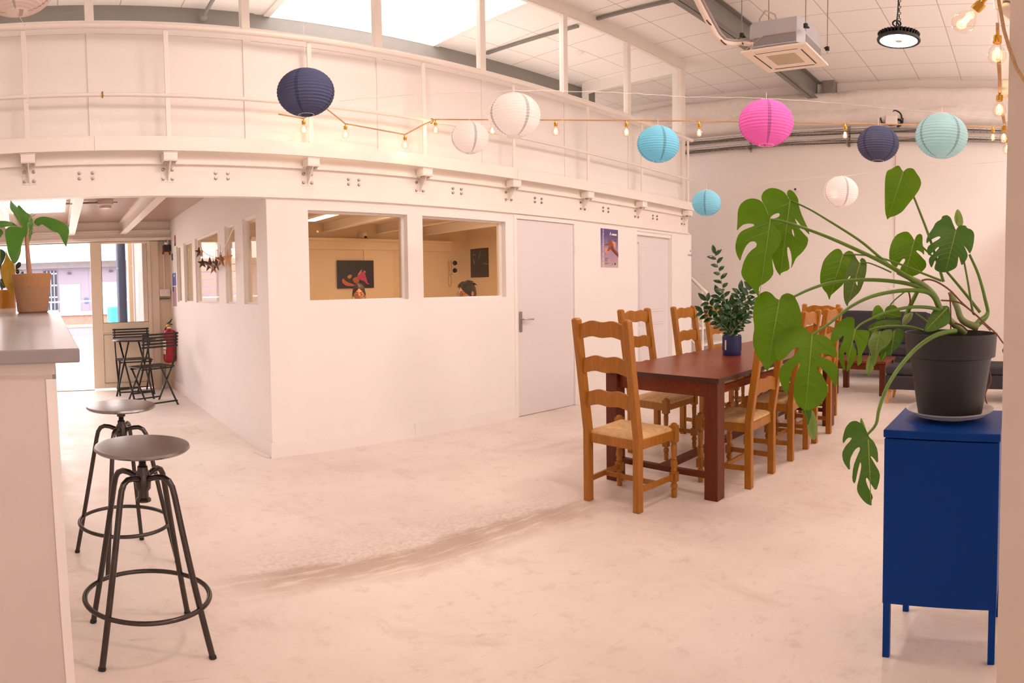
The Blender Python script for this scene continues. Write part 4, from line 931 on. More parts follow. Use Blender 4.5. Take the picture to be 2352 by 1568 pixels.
A = at(1000, 274, Y=4.21); Bp = V((5.0, .02, 2.66)); n = 40
for i in range(1, n + 1):
    t = i/n; p = A.lerp(Bp, t); p.z -= .17*4*t*(1 - t)*.95; RP.append(p)
b = MB(); b.tube(RP, .006, 7); b.build('rope_cord', ROPE, sl, smooth=True)
for x, y in ((697, 272), (793, 284), (930, 309), (1000, 276)): bulb(sl, at(x, y, Y=4.21) + V((0, 0, -.02)), s=.95)
def onrope(px):
    best = min(RP[8:], key=lambda p: abs(pixx(p) - px)); return best
def pixx(p):
    r = p - V((0, 0, H)); M = Matrix((cx, cy_, cz)); q = M @ r; return 1176 + F*math.atan2(q.x, -q.z)
for x in (1131, 1277, 1440, 1605, 1770, 1940, 2110, 2281):
    q = min([RP[7 + 0].lerp(RP[8], k/10) for k in range(10)] + [RP[i].lerp(RP[i+1], k/10) for i in range(8, len(RP) - 1) for k in range(10)], key=lambda p: abs(pixx(p) - x)); bulb(sl, q + V((0, 0, -.022)))
hl = thing('string_light', 'rope of glowing bulbs hanging in loops down the near post, top right', 'string light', (0, 0, 0))
HP_ = [(2252, -8, 1.86), (2250, 10, 1.84)]
b = MB(); b.tube([at(2258, -30, 1.9), at(2253, 5, 1.83)], .007, 7)
b.tube([at(2290, -20, 1.62), at(2297, 20, 1.60), at(2306, 70, 1.56), at(2318, 110, 1.52), at(2334, 155, 1.48), at(2360, 196, 1.44)], .0045, 8)
b.tube([at(2291, 52, 2.24), at(2291, 90, 2.24)], .006, 7)
b.tube([at(2291, 130, 2.28), at(2294, 140, 2.3), at(2296, 175, 2.7), at(2296, 212, 2.94)], .008, 8)
b.tube([at(2303, 262, 3.0), at(2307, 284, 3.6), at(2310, 300, 3.9), at(2314, 318, 4.1)], .008, 8)
b.build('rope_cord', ROPE, hl, smooth=True)
bulb(hl, at(2256, 6, 1.82), ray(2205, 60)*1.82 - ray(2256, 6)*1.82)
for x, y, d in ((2291, 82, 2.22), (2296, 218, 2.94), (2306, 290, 3.64), (2314, 318, 4.14)): bulb(hl, at(x, y, d), s=1.0)
# ================================================================ CABINET, PLATE AND MONSTERA
cb = thing('metal_cabinet', 'tall blue metal cabinet on thin legs under the big potted plant', 'cabinet', (2.015, .222, 0))
b = MB(); b.box(-.185, .185, -.178, .178, .232, .826); b.build('body', BLUE, cb, bevel=.003)
b = MB(); b.box(-.188, .188, -.181, .181, .829, .855); b.build('top_panel', BLUE, cb, bevel=.004)
b = MB(); b.box(.188, .202, -.17, .17, .24, .82); b.build('door', BLUE, cb, bevel=.003)
for sx in (-1, 1):
    for sy in (-1, 1):
        b = MB(); b.box(sx*.172 - .011, sx*.172 + .011, sy*.165 - .011, sy*.165 + .011, 0, .235); b.build('leg', BLUE, cb, bevel=.002)
PC = V((2.06, .222, .855))
pl = MB(); pl.lathe([(0, .004), (.07, .004), (.075, 0), (.082, .004), (.09, .008), (.135, .022), (.148, .030), (.150, .034), (.145, .033), (.124, .0135), (.085, .013), (0, .012)], PC, 64)
tag(pl.build('saucer', mat('white_china', 'e6dcd6', .2, var=.03, scale=12), smooth=True), 'wide white china plate under the black plant pot', 'plate')
mo = thing('potted_monstera', 'large monstera with split leaves in a matt black pot on the blue cabinet', 'potted plant', PC + V((0, 0, .0165)))
b = MB(); b.lathe([(0, 0), (.108, 0), (.110, .003), (.139, .195), (.142, .197), (.152, .199), (.157, .272), (.158, .277), (.153, .277), (.147, .20), (0, .19)], (0, 0, 0), 64); b.build('pot', POTB, mo, smooth=True, angle=35)
b = MB(); b.lathe([(0, .245), (.06, .25), (.12, .243), (.149, .24)], (0, 0, 0), 32); b.build('soil', SOIL, mo)
MO = mo.location
C5 = lambda x, y: (1680 + x*.25506, 360 + y*.25506)
C6 = lambda x, y: (1552 + x*.5229, 380 + y*.5229)
C2 = lambda x, y: (1820 + x*.22619, 660 + y*.22619)
VEIN = mat('leaf_vein', '7c9a30', .45)
def inpoly(p, P):
    c = False; j = len(P) - 1
    for i in range(len(P)):
        if (P[i][1] > p[1]) != (P[j][1] > p[1]) and p[0] < (P[j][0] - P[i][0])*(p[1] - P[i][1])/(P[j][1] - P[i][1]) + P[i][0]: c = not c
        j = i
    return c
def smoothed(P, k=2):
    for _ in range(k):
        n = len(P); Q = []
        for i in range(n):
            a, c = P[i], P[(i+1) % n]; Q += [(a[0]*.78 + c[0]*.22, a[1]*.78 + c[1]*.22), (a[0]*.22 + c[0]*.78, a[1]*.22 + c[1]*.78)]
        P = Q
    return P
def leaf(T, out, base, tip, d0, d1, origin, par, holes=(), m=None, cup=.25, twist=0, step=None, veins=6, name='leaf', raw=1):
    """a leaf blade with its own distance, tilt and cupping: d0 at the stalk, d1 at the tip"""
    m = m or LEAF
    O = smoothed([T(*p) for p in out], raw); HO = [smoothed([T(*p) for p in h], 1) for h in holes]
    bx, by = T(*base); tx, ty = T(*tip); Lx, Ly = tx - bx, ty - by; L = math.hypot(Lx, Ly); ux, uy = Lx/L, Ly/L
    def depth(x, y):
        u = ((x - bx)*ux + (y - by)*uy)/L; v = (-(x - bx)*uy + (y - by)*ux)/L
        px_m = d0/F
        return d0 + (d1 - d0)*u - .10*L*px_m*math.sin(PI*max(0, min(1, u))) + cup*L*px_m*v*v*1.6 + twist*L*px_m*v
    step = step or max(5, L/22)
    xs = [p[0] for p in O]; ys_ = [p[1] for p in O]; pts = list(O); E = [(i, (i+1) % len(O)) for i in range(len(O))]
    for h in HO:
        s0 = len(pts); pts += h; E += [(s0 + i, s0 + (i+1) % len(h)) for i in range(len(h))]
    y = min(ys_) + step/2; r = 0
    while y < max(ys_):
        x = min(xs) + (step/2 if r % 2 else 0)
        while x < max(xs):
            if inpoly((x, y), O) and not any(inpoly((x, y), h) for h in HO): pts.append((x, y))
            x += step
        y += step*.87; r += 1
    vs, es, fs, *_ = geometry.delaunay_2d_cdt([V(p) for p in pts], E, [], 0, 1e-4)
    b = MB(); bv = [b._v(at(v.x, v.y, depth(v.x, v.y)) - origin) for v in vs]
    for f in fs:
        c = sum((vs[i] for i in f), V((0, 0)))/len(f)
        if inpoly(c, O) and not any(inpoly(c, h) for h in HO): b._f([bv[i] for i in f])
    b.mi = 1
    mid = [(bx + Lx*k/14, by + Ly*k/14) for k in range(15)]
    mid = [q for q in mid if inpoly(q, O)] or mid
    off = .0012
    if len(mid) > 2: b.tube([at(x, y, depth(x, y) - off) - origin for x, y in mid], [.0026*(1 - .75*i/len(mid)) for i in range(len(mid))], 6)
    for k in range(veins):
        u0 = .04 + .72*k/max(1, veins); sx, sy = bx + Lx*u0, by + Ly*u0
        for s in (-1, 1):
            seg = []
            for j in range(12):
                q = j/11*.62*(1.1 - .5*u0); ang = 1.15 - .35*q
                x = sx + L*q*(ux*math.cos(ang) - s*uy*math.sin(ang)); y = sy + L*q*(uy*math.cos(ang) + s*ux*math.sin(ang))
                if not inpoly((x, y), O) or any(inpoly((x, y), h) for h in HO): break
                seg.append(at(x, y, depth(x, y) - off*.5) - origin)
            if len(seg) > 3: b.tube(seg[:-1], [.0006*(1 - .6*i/len(seg)) for i in range(len(seg) - 1)], 4)
    b.bm.normal_update()
    return b.build(name, [m, VEIN], par, smooth=True, angle=80)
def stem(pts, r0, r1, m, origin, par, name='stem', seg=8, sub=4):
    P = [at(*T(x, y), d) for T, x, y, d in pts]; Q = []
    for i in range(len(P) - 1):
        a, b_, c, e = P[max(0, i-1)], P[i], P[i+1], P[min(len(P)-1, i+2)]
        for k in range(sub):
            t = k/sub; Q.append(.5*((2*b_) + (c - a)*t + (2*a - 5*b_ + 4*c - e)*t*t + (3*b_ - a - 3*c + e)*t**3))
    Q.append(P[-1]); n = len(Q)
    b = MB(); b.tube([q - origin for q in Q], [r0 + (r1 - r0)*i/(n - 1) for i in range(n)], seg); return b.build(name, m, par, smooth=True, angle=70)
# stalks and trunk
for pts, a, c in (
    ([(C6, 1270, 735, 2.05), (C6, 1215, 690, 2.02), (C6, 1165, 635, 1.99), (C6, 1135, 570, 1.98), (C6, 1085, 522, 1.97), (C6, 1020, 490, 1.96), (C6, 975, 468, 1.95)], .013, .008),
    ([(C6, 1330, 715, 2.10), (C6, 1260, 680, 2.10), (C6, 1235, 620, 2.09), (C6, 1205, 555, 2.09)], .013, .009),
    ([(C6, 1330, 700, 2.16), (C6, 1370, 655, 2.18), (C6, 1360, 590, 2.19), (C6, 1330, 480, 2.2), (C6, 1290, 390, 2.2)], .008, .0045)):
    stem(pts, a, c, STEMP if a > .01 else STEMG, MO, mo, 'trunk' if a > .01 else 'stem')
ST = [([(C5, 1555, 138, 2.15), (C5, 1650, 380, 2.14), (C5, 1770, 690, 2.12), (C5, 1855, 950, 2.10), (C5, 1910, 1125, 2.09)], .0032, .0055),
      ([(C5, 528, 392, 1.98), (C5, 700, 470, 1.97), (C5, 900, 590, 1.96), (C5, 1150, 750, 1.95), (C5, 1320, 890, 1.95), (C5, 1430, 985, 1.95)], .0028, .0050),
      ([(C5, 348, 562, 1.86), (C5, 450, 578, 1.87), (C5, 650, 640, 1.89), (C5, 900, 735, 1.91), (C5, 1200, 870, 1.93), (C5, 1400, 970, 1.94), (C5, 1560, 1065, 1.95), (C5, 1660, 1130, 1.96)], .0032, .0085),
      ([(C5, 1008, 882, 2.05), (C5, 1120, 880, 2.05), (C5, 1300, 900, 2.05), (C5, 1500, 960, 2.05), (C5, 1700, 1040, 2.06), (C5, 1890, 1115, 2.08)], .0024, .0042),
      ([(C5, 1160, 955, 2.0), (C5, 1235, 955, 2.0), (C5, 1330, 990, 1.99), (C5, 1440, 1040, 1.98)], .002, .0028),
      ([(C5, 425, 1300, 1.84), (C5, 540, 1268, 1.85), (C5, 700, 1195, 1.87), (C5, 900, 1132, 1.9), (C5, 1150, 1108, 1.92), (C5, 1400, 1115, 1.94), (C5, 1620, 1150, 1.95), (C5, 1770, 1215, 1.97)], .0032, .0075),
      ([(C6, 598, 745, 1.77), (C6, 680, 690, 1.79), (C6, 760, 625, 1.82), (C6, 860, 575, 1.85), (C6, 980, 550, 1.9), (C6, 1090, 552, 1.94), (C6, 1135, 580, 1.96), (C6, 1165, 645, 1.99)], .0034, .0085),
      ([(C6, 843, 1180, 1.72), (C6, 880, 1135, 1.73), (C6, 893, 1070, 1.74), (C6, 925, 980, 1.77), (C6, 980, 890, 1.81), (C6, 1060, 800, 1.86), (C6, 1150, 742, 1.90), (C6, 1230, 727, 1.96)], .0036, .0085),
      ([(C2, 635, 432, 1.83), (C2, 700, 370, 1.84), (C2, 850, 295, 1.86), (C2, 1000, 240, 1.88), (C2, 1200, 200, 1.91), (C2, 1400, 205, 1.95), (C2, 1510, 240, 1.98)], .003, .0062),
      ([(C2, 780, 432, 1.95), (C2, 900, 400, 1.95), (C2, 1050, 392, 1.96), (C2, 1200, 400, 1.98), (C2, 1330, 440, 2.0)], .0026, .0045),
      ([(C5, 2030, 668, 2.12), (C5, 2080, 870, 2.13), (C5, 2130, 1130, 2.13), (C5, 2170, 1380, 2.14), (C2, 1850, 270, 2.15)], .0028, .0048),
      ([(C5, 1650, 755, 2.2), (C5, 1740, 830, 2.2), (C5, 1900, 990, 2.2), (C5, 2080, 1200, 2.19), (C5, 2240, 1400, 2.17)], .0026, .006),
      ([(C2, 930, 320, 2.15), (C2, 1000, 170, 2.13), (C2, 1120, 60, 2.1), (C2, 1180, 20, 2.08)], .002, .003),
      ([(C2, 1250, 260, 2.1), (C2, 1350, 330, 2.08), (C2, 1420, 390, 2.06)], .003, .004),
      ([(C2, 1150, 300, 2.12), (C2, 1200, 180, 2.1), (C2, 1260, 60, 2.08), (C2, 1300, -20, 2.06)], .009, .006),
      ([(C2, 1750, 345, 2.1), (C2, 1850, 375, 2.12), (C2, 1900, 330, 2.15), (C2, 1960, 290, 2.17), (C2, 1985, 250, 2.18)], .009, .006)]
for p, a, c in ST: stem(p, a, c, STEMG, MO, mo)
for p, r in (([(C6, 1080, 505, 1.95), (C6, 1110, 500, 1.95), (C6, 1150, 512, 1.96), (C6, 1205, 548, 1.98), (C6, 1260, 605, 2.0), (C6, 1330, 665, 2.0), (C6, 1385, 720, 1.96)], .0032),
             ([(C6, 1165, 592, 1.97), (C6, 1240, 600, 1.97), (C6, 1300, 640, 1.98), (C6, 1360, 695, 1.96), (C6, 1405, 735, 1.92), (C6, 1435, 775, 1.91), (C6, 1457, 800, 1.92), (C6, 1440, 805, 1.92), (C6, 1438, 818, 1.92), (C6, 1446, 824, 1.92)], .0026),
             ([(C6, 1204, 565, 1.97), (C6, 1208, 640, 1.98), (C6, 1208, 720, 2.0)], .0026), ([(C2, 1650, 360, 2.0), (C2, 1720, 385, 2.0), (C2, 1780, 440, 2.02)], .003),
             ([(C2, 2000, 840, 2.27), (C2, 2015, 950, 2.27), (C2, 1965, 1060, 2.27), (C2, 1960, 1130, 2.26), (C2, 1990, 1210, 2.25)], .0028),
             ([(C2, 1180, 40, 2.0), (C2, 1195, 110, 2.0), (C2, 1192, 190, 2.0)], .003), ([(C2, 1900, 350, 2.05), (C2, 1950, 380, 2.03), (C2, 2010, 440, 2.0)], .0022)):
    stem(p, r, r*.8, ROOTM, MO, mo, 'aerial_root')
# leaf blades
LD = [
 (C5, [(350,562),(330,520),(305,455),(285,415),(248,385),(190,372),(130,385),(78,428),(56,490),(54,580),(48,672),(75,636),(110,608),(160,600),(203,606),(206,622),(150,642),(95,665),(62,700),(45,745),(33,810),(45,880),(80,945),(92,890),(128,805),(168,764),(208,760),(230,783),(222,812),(182,838),(142,882),(112,940),(98,985),(85,1050),(110,1105),(160,1150),(200,1200),(235,1250),(262,1297),(245,1220),(250,1165),(300,1140),(350,1100),(382,1050),(370,960),(365,890),(400,850),(440,790),(453,720),(440,672),(400,645),(372,602)], (350,562), (250,1270), 1.86, 1.80, (), LEAF, .3),
 (C5, [(527,392),(510,360),(470,310),(410,285),(350,278),(295,305),(268,350),(272,395),(300,440),(325,500),(345,560),(360,700),(350,860),(380,960),(400,1020),(440,1075),(445,1045),(525,1016),(520,960),(503,870),(503,815),(515,812),(535,860),(545,940),(535,1012),(560,960),(582,910),(640,860),(682,800),(695,735),(655,695),(612,645),(585,590),(570,550),(612,602),(642,642),(682,682),(704,705),(693,650),(650,560),(625,500),(605,430),(602,375),(560,312),(520,292),(498,320),(505,360)], (527,392), (440,1065), 1.98, 1.93, ([(545,655),(552,650),(563,690),(568,718),(558,712),(548,690)],[(345,550),(380,520),(415,506),(436,512),(432,535),(400,552),(362,558)]), LEAF, .25),
 (C5, [(1548,136),(1530,110),(1515,82),(1490,78),(1440,110),(1400,125),(1382,200),(1380,350),(1383,500),(1405,572),(1420,547),(1480,530),(1540,495),(1590,430),(1640,370),(1690,300),(1712,240),(1700,195),(1670,150),(1640,105),(1595,100),(1565,115)], (1548,136), (1405,565), 2.15, 2.10, (), LEAF, .2),
 (C5, [(1648,755),(1625,710),(1590,672),(1540,675),(1480,705),(1440,770),(1420,850),(1420,920),(1440,970),(1485,1002),(1510,960),(1545,916),(1565,920),(1560,945),(1530,985),(1515,1020),(1530,1060),(1580,1085),(1640,1075),(1700,1050),(1750,1000),(1757,970),(1748,935),(1735,925),(1700,885),(1662,850),(1672,840),(1710,857),(1737,890),(1735,820),(1720,790),(1722,710),(1700,690),(1668,705),(1652,740)], (1648,755), (1560,1075), 2.2, 2.15, (), LEAF, .2),
 (C5, [(2022,664),(1995,600),(1975,545),(1940,522),(1895,535),(1893,560),(1840,590),(1815,640),(1780,690),(1755,740),(1755,785),(1800,745),(1860,716),(1885,720),(1870,740),(1810,775),(1767,808),(1760,850),(1775,890),(1800,870),(1860,810),(1870,815),(1860,832),(1815,877),(1782,908),(1775,940),(1790,985),(1805,1000),(1833,930),(1862,890),(1860,910),(1837,960),(1825,1010),(1860,1035),(1920,1042),(1980,1025),(2030,995),(2040,940),(2045,890),(2060,940),(2070,977),(2090,965),(2120,920),(2130,880),(2100,810),(2082,788),(2120,830),(2146,877),(2170,830),(2185,760),(2188,690),(2165,655),(2120,640),(2112,618),(2060,615),(2032,640)], (2022,664), (1925,1040), 2.12, 2.08, (), mat('monstera_dark', '43751f', .38, var=.2, scale=5, translucent=.15), .25),  # this blade has a darker green
 (C5, [(2022,605),(2003,560),(2015,500),(2035,467),(2060,490),(2082,540),(2090,600),(2070,622),(2040,632)], (2022,640), (2035,468), 2.14, 2.16, (), LEAFP, .3),
 (C5, [(1005,880),(990,842),(965,825),(930,832),(880,870),(830,930),(810,1000),(798,1060),(798,1140),(830,1200),(860,1230),(883,1297),(890,1252),(950,1200),(1010,1145),(1050,1060),(1090,980),(1115,900),(1095,855),(1055,843),(1025,860)], (1005,880), (883,1285), 2.05, 2.0, (), LEAF, .2),
 (C5, [(1165,955),(1150,950),(1125,912),(1110,880),(1085,900),(1060,970),(1030,1040),(1010,1130),(1008,1250),(1020,1310),(1045,1354),(1055,1312),(1100,1270),(1160,1210),(1195,1120),(1215,1040),(1220,960),(1205,925),(1175,907),(1155,930)], (1160,955), (1045,1345), 2.0, 1.96, ([(1040,1112),(1055,1085),(1072,1068),(1070,1085),(1052,1108)],[(1120,1092),(1128,1088),(1137,1120),(1135,1162),(1124,1150),(1117,1120)]), mat('monstera_olive', '5a7a2c', .4, var=.2, scale=6, translucent=.15), .35),
 (C6, [(455,590),(440,583),(420,560),(395,550),(365,565),(345,600),(338,660),(346,710),(338,760),(342,800),(360,840),(380,870),(402,908),(412,885),(430,868),(450,850),(480,822),(520,780),(550,725),(557,690),(545,620),(520,570),(490,558),(465,570),(458,586)], (455,590), (403,905), 1.84, 1.80, (), LEAF, .22),
 (C6, [(600,743),(585,730),(560,705),(520,700),(470,722),(440,760),(434,800),(445,862),(480,848),(508,815),(535,796),(546,803),(525,830),(490,857),(462,882),(449,922),(470,982),(490,1012),(500,942),(515,890),(540,868),(548,875),(535,900),(520,950),(518,1020),(535,1055),(560,1070),(590,1075),(640,1050),(668,1000),(665,960),(640,912),(618,892),(625,878),(665,913),(690,950),(703,977),(715,922),(712,880),(690,862),(650,842),(625,833),(632,825),(670,830),(700,842),(712,845),(700,790),(670,755),(640,743),(620,742)], (600,743), (570,1068), 1.77, 1.70, (), LEAF, .3),
 (C6, [(845,1180),(830,1150),(800,1121),(770,1122),(745,1150),(732,1200),(735,1224),(755,1195),(775,1195),(766,1210),(745,1232),(730,1262),(735,1300),(766,1345),(765,1290),(785,1250),(805,1234),(811,1245),(795,1280),(780,1320),(774,1380),(787,1402),(800,1340),(811,1298),(816,1320),(806,1370),(795,1412),(800,1440),(830,1480),(862,1496),(860,1472),(868,1455),(845,1412),(834,1380),(840,1368),(855,1395),(880,1432),(895,1385),(898,1350),(870,1302),(854,1275),(865,1280),(890,1312),(888,1250),(870,1210),(852,1195)], (845,1180), (858,1490), 1.72, 1.68, (), LEAFD, .35),
 (C6, [(815,1103),(808,1130),(824,1165),(843,1180),(830,1140)], (840,1178), (813,1105), 1.73, 1.76, (), LEAF, .3),
 (C2, [(635,430),(630,395),(635,330),(610,297),(550,300),(470,350),(410,430),(385,510),(390,560),(425,577),(470,530),(525,480),(515,540),(470,640),(465,700),(480,745),(510,820),(535,852),(535,780),(520,700),(530,650),(545,660),(555,720),(560,760),(545,860),(580,832),(640,730),(655,650),(620,580),(608,530),(625,525),(645,560),(662,620),(665,700),(655,805),(700,770),(712,730),(700,690),(740,620),(770,550),(785,480),(782,440),(720,430)], (638,430), (540,840), 1.83, 1.79, (), LEAF, .3),
 (C2, [(890,448),(840,440),(790,500),(765,570),(780,620),(800,700),(812,790),(835,800),(860,740),(890,640),(960,600),(1000,540),(1022,480),(1010,425),(950,430)], (890,448), (825,795), 1.95, 1.9, (), mat('monstera_pale', '6f8f3c', .38, var=.25, scale=7, translucent=.15), .5),
 (C2, [(800,690),(770,700),(745,790),(748,850),(765,880),(775,910),(780,870),(812,850),(830,820),(812,760)], (800,690), (770,900), 1.94, 1.92, (), LEAFP, .3),
 (C2, [(1040,420),(1005,470),(940,560),(890,660),(885,700),(930,690),(1000,690),(1010,705),(1005,670),(1060,620),(1120,540),(1140,470),(1115,420)], (1040,420), (1000,695), 1.98, 1.95, (), LEAFD, .4),
 (C2, [(900,665),(885,720),(900,760),(930,735),(960,680),(970,640)], (960,640), (900,755), 1.96, 1.94, (), LEAF, .3),
 (C2, [(932,258),(920,222),(880,175),(840,187),(812,240),(808,300),(860,330),(930,315)], (932,258), (850,320), 2.15, 2.12, (), LEAF, .2, 0),
 (C2, [(932,258),(945,210),(980,183),(1030,175),(1070,205),(1100,250),(1110,295),(1060,308),(1000,312),(950,300)], (932,258), (1095,295), 2.15, 2.14, (), LEAF, .2, 0),
 (C2, [(1590,185),(1500,187),(1440,215),(1400,280),(1355,380),(1340,440),(1370,452),(1450,440),(1550,395),(1605,350),(1600,250)], (1590,190), (1345,445), 2.0, 1.9, (), LEAFD, .5, .4),
 (C2, [(780,440),(760,410),(800,370),(900,330),(1010,330),(1100,330),(1110,380),(1000,400),(900,420),(840,440)], (780,430), (1090,350), 2.02, 2.05, (), mat('monstera_olive2', '5a7d2a', .38, var=.2, scale=6, translucent=.15), .3),
 (C2, [(790,500),(800,430),(850,370),(880,400),(870,440),(820,490)], (870,400), (795,495), 2.0, 1.98, (), LEAF, .3),
 (C2, [(1110,380),(1120,300),(1170,260),(1230,250),(1210,330),(1150,380)], (1200,260), (1120,375), 2.08, 2.05, (), STEMP, .5),
 (C6, [(560,1075),(585,1060),(610,1085),(622,1130),(620,1190),(605,1210),(582,1180),(575,1120)], (590,1062), (606,1205), 1.95, 1.93, (), LEAFP, .6),
 (C6, [(525,940),(545,1000),(550,1060),(570,1100),(580,1150),(600,1080),(590,1030),(560,990)], (530,950), (585,1140), 1.9, 1.88, (), LEAFD, .4),
]
for T, o, ba, ti, a, c, ho, mm, cu, *tw in LD: leaf(T, o, ba, ti, a, c, MO, mo, ho, mm, cu, tw[0] if tw else 0)
# ================================================================ ZZ PLANT ON THE TABLE
zp = at(1681, 815, Z=.765); zp.z = .765
zz = thing('potted_zz_plant', 'glossy dark green plant in a ribbed navy pot standing on the long table', 'potted plant', zp)
rr = .073; ZS = 1.33; b = MB(); n = 144
prof = [(r, z*ZS, w) for r, z, w in [(0, 0, 0), (rr*.97, 0, 0), (rr, .004, 0), (rr, .026, 0), (rr, .030, 1), (rr, .108, 1), (rr, .112, 0), (rr, .118, 0), (rr*.93, .118, 0), (rr*.90, .09, 0), (0, .09, 0)]]
rings = []
for r, z, w in prof:
    if r > 0: rings.append([b._v(((r + w*.0022*math.cos(PI*k/2))*math.cos(2*PI*k/n), (r + w*.0022*math.cos(PI*k/2))*math.sin(2*PI*k/n), z)) for k in range(n)])
    else: rings.append([b._v((0, 0, z))])
for A, B in zip(rings, rings[1:]):
    for k in range(n):
        j = (k+1) % n
        if len(A) == 1: b._f([A[0], B[k], B[j]])
        elif len(B) == 1: b._f([A[k], A[j], B[0]])
        else: b._f([A[k], A[j], B[j], B[k]])
b.build('pot', CERB, zz, smooth=True, angle=50)
b = MB(); b.lathe([(0, .125), (.067, .124)], (0, 0, 0), 24); b.build('soil', SOIL, zz)
av = (zp - V((0, 0, zp.z))).to_2d().normalized(); side = V((av.y, -av.x, 0)); fw = V((av.x, av.y, 0))
b = MB()
q = -fw*(rr + .0015) - side*.043; q = V((0, 0, 0)) + (-fw*.75 - side*.66)*(rr + .001)
tn = V((-q.y, q.x, 0)).normalized(); b.poly([q - tn*.009 + V((0, 0, .045)), q + tn*.009 + V((0, 0, .045)), q + tn*.009 + V((0, 0, .12)), q - tn*.009 + V((0, 0, .12))]); b.build('price_sticker', PAPER, zz)
random.seed(11)
def leaflet(b, p, d, up, L, W):
    d = d.normalized(); s = d.cross(up).normalized(); u = s.cross(d); rows = []; n = 7
    for i in range(n + 1):
        t = i/n; w = W*math.sin(PI*min(1, t*.98 + .02))**.75*(1 - .25*t); c = p + d*(L*t) - u*(.18*L*t*t)
        rows.append([b._v(c - s*w + u*w*.35), b._v(c), b._v(c + s*w + u*w*.35)])
    for A, B in zip(rows, rows[1:]):
        for k in range(2): b._f([A[k], A[k+1], B[k+1], B[k]])
def zstem(px, py, bend, nl, sz, dd=0, start=.18):
    tip = at(px, py, (zp.xy.length) + dd) - zp; base = side*random.uniform(-.035, .035) + fw*random.uniform(-.025, .025) + V((0, 0, .12))
    P = []; n = 14; mid = base.lerp(tip, .45) + V((0, 0, bend))
    for i in range(n + 1): t = i/n; P.append(base*(1-t)**2 + mid*2*t*(1-t) + tip*t*t)
    b = MB(); b.tube(P, [.0048*(1 - .7*i/n) for i in range(n + 1)], 6); st_ = b.build('stem', STEMP, zz, smooth=True)
    b = MB()
    for k in range(nl):
        t = start + (1 - start)*(k + .5)/nl; i = min(n - 1, int(t*n)); p = P[i].lerp(P[i+1], t*n - i); d = (P[i+1] - P[i]).normalized()
        sd = 1 if k % 2 else -1; lat = d.cross(fw).normalized()*sd
        v = (d*.6 + lat*.85 + fw*random.uniform(-.45, .35)).normalized(); leaflet(b, p, v, (fw*-1 + V((0, 0, .6))), sz*random.uniform(.8, 1.15), sz*.27)
    leaflet(b, P[-1], (P[-1] - P[-2]) + V((0, 0, .0)), -fw, sz*1.1, sz*.28); b.build('leaflets', ZZLEAF, st_, smooth=True)
for a in ((1642, 583, .10, 15, .070, .0, .22), (1622, 690, .07, 11, .078, -.06, .2), (1650, 676, .08, 11, .078, .05, .2), (1700, 668, .08, 11, .08, .02, .3), (1724, 664, .06, 10, .08, -.03, .4), (1728, 700, .02, 8, .074, .08, .45), (1614, 715, .04, 10, .075, .05, .3), (1690, 720, .02, 9, .08, -.05, .2), (1668, 716, .02, 9, .08, .07, .15), (1680, 700, .04, 9, .08, -.08, .15), (1655, 740, .02, 7, .07, -.06, .2)+() , (1706, 735, .02, 7, .07, -.04, .2)): zstem(*a)
# ================================================================ PLANTS ON THE BAR
def barat(px, py, Y): p = at(px, py, Y=Y); return p
bp = V((at(75, 700, Y=4.25).x, 4.25, BZ))
pb = thing('potted_palm', 'broad-leaved plant in a woven jute basket standing on the bar counter', 'potted plant', bp)
b = MB(); pr = [(0, .0), (.098, .0), (.106, .012)] + [(.106 + .030*k/24 + .0012*(k % 2), .012 + .25*k/24) for k in range(25)] + [(.136, .268), (.132, .27), (.128, .25), (0, .24)]
mi_ = lambda k, i: 1 if i > 19 else 0
b.lathe(pr, (0, 0, 0), 48, None, mi_); b.build('basket', [JUTE, JUTE2], pb, smooth=True, angle=60)
C1 = lambda x, y: (x*.29988, 430 + y*.29988)

stem([(C1, 228, 680, 4.25), (C1, 220, 600, 4.25), (C1, 212, 500, 4.26), (C1, 205, 380, 4.27), (C1, 212, 310, 4.27)], .020, .013, mat('cane_trunk', 'b58a72', .7, var=.25, scale=14, stretch=(4, 4, 1)), bp, pb, 'trunk', 10)
PALM = mat('palm_leaf', '4c8226', .32, var=.22, scale=4, translucent=.25)
for o, ba, ti, a, c, tw in (
    ([(195,395),(180,330),(150,270),(110,210),(75,165),(75,130),(80,96),(100,120),(140,160),(180,215),(205,265),(215,330)], (205,380), (80,100), 4.25, 4.20, .3),
    ([(215,330),(195,260),(160,220),(135,180),(130,150),(145,132),(170,160),(200,190),(235,215),(255,260),(250,330),(235,400),(225,418),(220,370)], (222,400), (145,135), 4.28, 4.35, .3),
    ([(258,265),(275,240),(320,223),(370,228),(430,245),(490,275),(520,300),(532,335),(520,390),(508,462),(495,440),(470,390),(450,350),(400,335),(350,300),(320,280),(295,300),(270,285)], (258,270), (508,455), 4.24, 4.1, .2),
    ([(218,320),(190,315),(130,300),(70,298),(40,325),(38,370),(50,430),(60,500),(85,560),(107,592),(140,560),(160,500),(165,440),(185,380)], (216,325), (107,588), 4.16, 4.05, .25),
    ([(140,300),(100,270),(50,258),(0,257),(-60,262),(-60,300),(0,312),(60,300),(110,296)], (140,296), (-55,280), 4.28, 4.3, .2),
    ([(0,310),(-40,330),(-60,380),(-30,420),(0,390),(30,345)], (30,330), (-50,390), 4.35, 4.4, .2)):
    leaf(C1, o, ba, ti, a, c, bp, pb, (), PALM, .25, tw, 5.5, 7)
b = MB()
for px, py in ((255, 200), (270, 215), (285, 205), (260, 320), (275, 345), (240, 380)):
    p = at(*C1(px, py), 4.27) - bp; p0 = at(*C1(222, py + 40), 4.27) - bp; b.tube([p0, p0.lerp(p, .6) + V((0, 0, .01)), p], [.004, .003, .001], 6)
